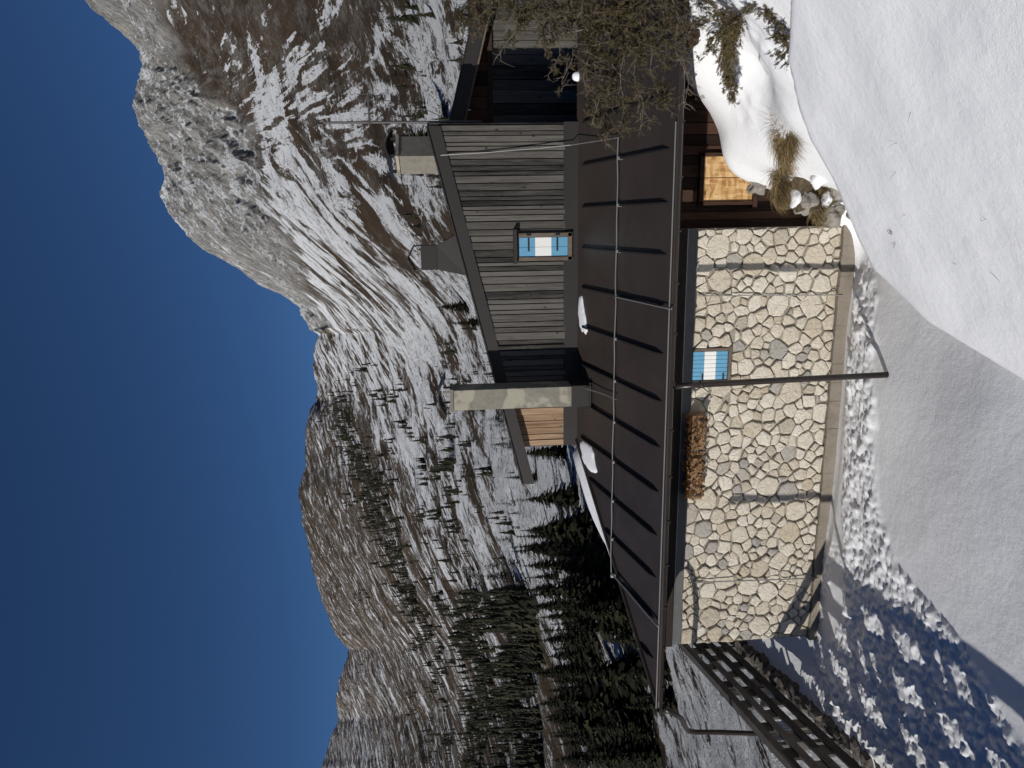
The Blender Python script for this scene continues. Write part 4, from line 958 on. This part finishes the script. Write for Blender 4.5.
BR = [((1.6,-.8,2.1),(1.12,-.76,2.42),.06,.010,.95,20,.22),((1.6,-.8,2.2),(1.25,-.7,2.62),.05,.010,.95,20,.22),((1.6,-.8,1.9),(1.05,-.8,2.1),.05,.010,.9,20,.22),
 ((1.6,-.82,1.7),(.84,-.85,2.18),.08,.008,.55,9,.16),((1.62,-.84,1.5),(1.0,-.85,1.72),.05,.010,.9,22,.24),((1.62,-.84,1.4),(.70,-.92,1.62),.05,.010,.35,18,.22),
 ((1.64,-.84,1.25),(.50,-.98,1.52),.06,.009,.3,16,.22),((1.65,-.85,1.1),(.42,-1.02,1.28),.06,.010,.75,24,.24),((1.66,-.85,1.0),(.15,-1.10,1.2),.08,.010,.85,30,.24),
 ((1.66,-.85,.9),(-.08,-1.15,1.12),.10,.011,.92,34,.24),((1.67,-.86,.8),(.12,-1.1,.92),.08,.011,.95,34,.26),((1.68,-.86,.65),(.05,-1.16,.72),.08,.010,.85,28,.24),
 ((1.7,-.86,.5),(.35,-1.1,.52),.08,.011,.85,28,.24),((1.7,-.86,.4),(.30,-1.13,.22),.10,.009,.25,22,.22),((1.72,-.86,.3),(.62,-1.0,.14),.06,.009,.2,20,.22),((1.72,-.86,.45),(.75,-.95,.42),.06,.010,.7,24,.24),
 ((1.66,-.85,.95),(.62,-.92,.98),.05,.011,.95,32,.26),((1.64,-.84,1.2),(.8,-.9,1.25),.05,.011,.9,30,.26),((1.7,-.86,.6),(.9,-.9,.75),.05,.010,.9,26,.24),((1.74,-.86,.2),(1.0,-.9,.12),.06,.009,.35,18,.2),
 ((1.62,-.84,1.6),(1.25,-.8,1.95),.04,.009,.95,22,.24),((1.64,-.84,1.3),(1.2,-.85,1.45),.03,.009,.95,24,.24),((1.66,-.85,1.0),(1.2,-.9,1.12),.03,.009,.95,24,.24),((1.68,-.86,.7),(1.25,-.9,.85),.03,.009,.95,24,.24),
 ((1.7,-.86,.5),(1.2,-1.0,.40),.03,.009,.8,22,.24),((1.75,-.86,.9),(2.3,-.8,1.3),.05,.010,.9,26,.26),((1.7,-.86,1.3),(2.1,-.7,1.8),.05,.010,.9,26,.26),((1.75,-.86,.5),(2.4,-.9,.7),.05,.010,.9,26,.26)]
for b in BR: branch(P3(*b[0]), P3(*b[1]), *b[2:])
tw.build('branches', TWIG, shrub); lf.build('needles', JUNIPER, shrub)

def dwarf(label, root, tips, seed, leaf=JUNIPER2, bare=.12):
    t = thing('dwarf_conifer', label, 'dwarf conifer', root, 'dwarf conifers in the snow right of the hut'); rg2 = random.Random(seed); tw2 = MB(); lf2 = MB(); o = Vector(root)
    for tp in tips:
        c = Vector(tp)-o; L = c.length; m = c*.5+Vector((0,0,.10*L)); pts = bez(Vector((0,0,-.05)), m, c); tw2.tube(pts, .009, 5, .003)
        for i in range(int(34*L/.5)+8):
            tt = rg2.uniform(.05,1.); k = min(int(tt*7),6); p = pts[k].lerp(pts[k+1], tt*7-k)+Vector((rg2.gauss(0,.03),rg2.gauss(0,.03),rg2.gauss(0,.03)))
            d = (pts[k+1]-pts[k]).normalized()+Vector((rg2.gauss(0,.5),rg2.gauss(0,.5),rg2.gauss(.1,.45))); e = p+d.normalized()*rg2.uniform(.05,.12); tw2.tube([p,e], .003, 4, .0015)
            if rg2.random() > bare:
                for q2 in range(7): spray(lf2, p.lerp(e, rg2.random()), d+Vector((rg2.gauss(0,.5),rg2.gauss(0,.5),rg2.gauss(0,.5))), rg2.uniform(.035,.06), rg2, 8, .006)
    tw2.build('branches', TWIG, t); lf2.build('needles', leaf, t)
dwarf('dwarf conifer with drooping olive twigs on the snow right of the porch', (1.30,-.62,-.45), [(1.30,-.55,-.02),(1.05,-.35,-.28),(.85,-.1,-.50),(.66,.02,-.66),(.50,.12,-.78),(.75,.0,-.62),(1.1,-.5,-.2),(.95,-.3,-.5),(1.45,-.7,-.1),(1.2,-.8,-.45)], 5)
dwarf('sprig of dwarf conifer at the picture edge above the snow bank crest', (1.28,-1.5,-.5), [(1.12,-1.58,-.42),(1.2,-1.4,-.25),(.95,-1.55,-.52)], 6)
dwarf('small sprig of dwarf conifer just behind the crest of the near snow bank', (.85,-1.62,-.66), [(.78,-1.66,-.50),(.70,-1.60,-.60),(.9,-1.7,-.5)], 7)

# ------------------------------------------------------------------ conifers
def conifer_mesh(name, H, whorls, per, segs, seed, rad=.2, droop=.3):
    rg = random.Random(seed); mb = MB()
    for i in range(whorls):
        a = i/(whorls-1); z = H*(.06+.92*a); L = H*rad*(1-a)**.8*rg.uniform(.75,1.15)+H*.012
        for k in range(per):
            if rg.random() < .08: continue
            b = 2*math.pi*(k+rg.uniform(-.3,.3))/per+i*2.4; l = L*rg.uniform(.55,1.15); d = Vector((math.cos(b),math.sin(b),0)); sd = Vector((-d.y,d.x,0)); z0 = z+rg.uniform(-.02,.02)*H
            dz = -droop*l*rg.uniform(.5,1.3)
            for s in range(segs):
                t0 = s/segs; p = d*l*t0+Vector((0,0,z0+dz*t0+.12*l*t0*t0)); w_ = l*((.40*(1-t0)+.10) if segs > 1 else .24)*rg.uniform(.6,1.3); ln = l/segs*1.5
                q2 = p+d*ln+Vector((0,0,dz/segs-rg.uniform(0,.06)*l)); col = rg.random()
                mb.add([tuple(p+sd*w_*.25),tuple(p+d*ln*.5+sd*w_+Vector((0,0,-w_*.5))),tuple(q2),tuple(p+d*ln*.5-sd*w_+Vector((0,0,-w_*.5))),tuple(p-sd*w_*.25)], [(0,1,2,3,4)], col)
    mb.add([(H*.01*math.cos(q),H*.01*math.sin(q),H*.9) for q in (0,2.1,4.2)]+[(0,0,H)], [(0,1,3),(1,2,3),(2,0,3)], .3)
    return mb
def trunk_mesh(H, r): mb = MB(); mb.tube([(0,0,-.4),(0,0,H*.5),(0,0,H*.95)], r, 7, r*.15); return mb
bases = []
for i in range(3):
    t = thing('spruce', '', 'conifer'); conifer_mesh('c', 1., 19, 10, 3, 20+i, .22+.06*i, .30+.08*i).build('crown', NEEDLE, t); trunk_mesh(1., .018).build('trunk', BARK, t); bases.append(t)
smalls = []
for i in range(4):
    o = conifer_mesh('c', 1., 15, 9, 1, 30+i, .17+.025*i, .4).build('spruce', NEEDLE); smalls.append(o)
def at_bearing(th, T):
    """ground point seen at a bearing and slope"""
    th = np.atleast_1d(np.asarray(th, float)); T = np.atleast_1d(np.asarray(T, float)); s = (T-t_near(th))/(t_mid(th)-t_near(th)); x, y, z, _, _ = slope_point(th, s)
    return x, y, z, np.hypot(x-CAM.x, y-CAM.y)
used = [False]*3
def place_big(th, T, H, label, group):
    x, y, z, d = at_bearing(th, T); i = rnd.randrange(3)
    if not used[i]: o = bases[i]; used[i] = True
    else:
        src = bases[i]; o = src.copy(); COL.objects.link(o)
        for chd in src.children: c = chd.copy(); COL.objects.link(c); c.parent = o
    o.location = (x[0], y[0], z[0]-.2); o.scale = (H*rnd.uniform(.9,1.15),)*2+(H,); o.rotation_euler = (0,0,rnd.uniform(0,6.28)); tag(o, label, 'conifer', group); return o
usm = [False]*4
def place_small(th, T, H, label, group):
    x, y, z, d = at_bearing(th, T); i = rnd.randrange(4)
    if not usm[i]: o = smalls[i]; usm[i] = True
    else: o = smalls[i].copy(); COL.objects.link(o)
    o.location = (x[0], y[0], z[0]-.2); o.scale = (H*rnd.uniform(.85,1.2),)*2+(H,); o.rotation_euler = (0,0,rnd.uniform(0,6.28)); tag(o, label, 'conifer', group)
G1 = 'dark conifers left of the hut roof'
BIG = [(-18.6,-.155,6.5,'dark conifer just left of the larch gable end, closest to the roof hip'),(-20.5,-.115,6.,'slim dark conifer left of the larch gable, under its verge tip'),
 (-22.3,-.17,6.5,'broad dark conifer behind the upper hip of the roof'),(-24.5,-.185,6.,'dark conifer rising behind the middle of the roof hip'),(-26.6,-.20,6.,'bushy dark conifer left of the middle of the roof hip'),
 (-28.8,-.215,6.,'dark conifer behind the lower half of the roof hip'),(-31.,-.23,5.5,'dark conifer low behind the roof hip near the gutter end')]
for b in BIG: place_big(*b, G1)
for k in range(62):
    q_ = rnd.random(); place_big(-41.5+17*q_**1.2, rnd.uniform(-.25+.03*q_,-.12), rnd.uniform(5.,10.), 'dark conifer in the dense stand left of the hut roof', 'conifers of the stand left of the roof')
for k in range(7): place_big(rnd.uniform(-40,-33), rnd.uniform(-.27,-.22), rnd.uniform(2.,4.), 'young conifer on the snow between the stand and the leader pipe', 'young conifers beyond the leader pipe')
place_big(6.2, -.015, 9., 'broad dark conifer on the snow slope above the terrace verge', None); place_big(-6.7, -.02, 9., 'dark conifer behind the gable verge left of the roof vent', None)
place_big(-8.0, -.05, 9., 'bushy dark conifer behind the gable verge, lower than its neighbour', None)
for k in range(9): place_small(rnd.uniform(5,15), rnd.uniform(-.03,.06), rnd.uniform(1.5,3.5), 'small dark conifer on the snow slope right of the aerial', 'small conifers right of the aerial')
CL = [(rnd.uniform(-26,-10), rnd.uniform(-.09,.03)) for _ in range(14)]
for k in range(60): c_ = rnd.choice(CL); place_small(c_[0]+rnd.gauss(0,.7), c_[1]+rnd.gauss(0,.010), rnd.uniform(1.8,6.), 'small dark conifer scattered on the snowy slope behind the chimney', 'small conifers behind the chimney')
for k in range(130): place_small(rnd.uniform(-42,-27), rnd.uniform(-.10,-.01), rnd.uniform(6,10), 'dark conifer in the forest belt at the foot of the mountain', 'conifers of the forest belt')
# the far woods as one mass
mb_v = []; mb_f = []; mb_c = []
tv = []; 
def far_trees(ths, Ts, H):
    x, y, z, d = at_bearing(ths, Ts); base = 0
    for i in range(len(x)):
        h = H[i]; h *= rnd.choice((.55,.8,1.,1.25)); w_ = h*rnd.uniform(.11,.22); n0 = len(mb_v); c = rnd.random(); a0 = rnd.uniform(0,6)
        RG = ((.03,1.),(.27,.50),(.24,.86),(.46,.38),(.43,.66),(.64,.24),(.61,.46),(.80,.12),(.77,.28))
        for (zz, rr) in RG:
            for k in range(6):
                a = a0+2*math.pi*k/6+zz*5; q2 = rr*w_*rnd.uniform(.55,1.35); mb_v.append((x[i]+math.cos(a)*q2, y[i]+math.sin(a)*q2, z[i]-.3+h*(zz-rnd.uniform(0,.05)))); mb_c.append(c*.6+.4*rnd.random())
        mb_v.append((x[i],y[i],z[i]+h)); mb_c.append(c)
        for (p, q2) in ((0,1),(2,3),(4,5),(6,7)):
            for k in range(6): mb_f.append((n0+p*6+k, n0+p*6+(k+1)%6, n0+q2*6+(k+1)%6, n0+q2*6+k))
        for k in range(6): mb_f.append((n0+48+k, n0+48+(k+1)%6, n0+54))
nr = np.random.RandomState(8)
def scatter(n, th0, th1, T0, T1, h0, h1, dens=None, thr=.0, sc=(2.,.03)):
    th_ = nr.uniform(th0,th1,n); T_ = nr.uniform(T0,T1,n)
    if dens is not None: kk = fbm(th_/sc[0]+dens, T_/sc[1], o=3) > thr; th_, T_ = th_[kk], T_[kk]
    far_trees(th_, T_, nr.uniform(h0,h1,len(th_)))
scatter(2300, -54,-29, -.10,.0, 6,10, 2., -.10, (2.6,.018))
scatter(2300, -54,-30, -.01,.07, 5,9, 5., .10, (2.4,.02))
scatter(1500, -42,-17, .0,.05, 4,8, 9., .18, (1.6,.014))
scatter(420, -25,-11, .06,.15, 6,10, 13., .10, (1.6,.05))
scatter(900, -27,-8, -.08,.04, 2,5, 17., .2, (1.2,.02))
scatter(300, -5,30, -.04,.06, 2,4, 21., .12)
scatter(160, -36,-28, .10,.17, 7,11, 25., .15)
t_ = nr.beta(1.2,1.6,620); far_trees(-13.5-19*t_+nr.normal(0,.8,620), .168-.125*t_+nr.normal(0,.009,620), nr.uniform(6,11,620))
mb = MB(); mb.v = mb_v; mb.f = mb_f; mb.c = mb_c
fo = mb.build('forest', NEEDLE, None); tag(fo, 'dark far conifer woods spreading over the foot of the mountain', 'forest', kind='stuff')
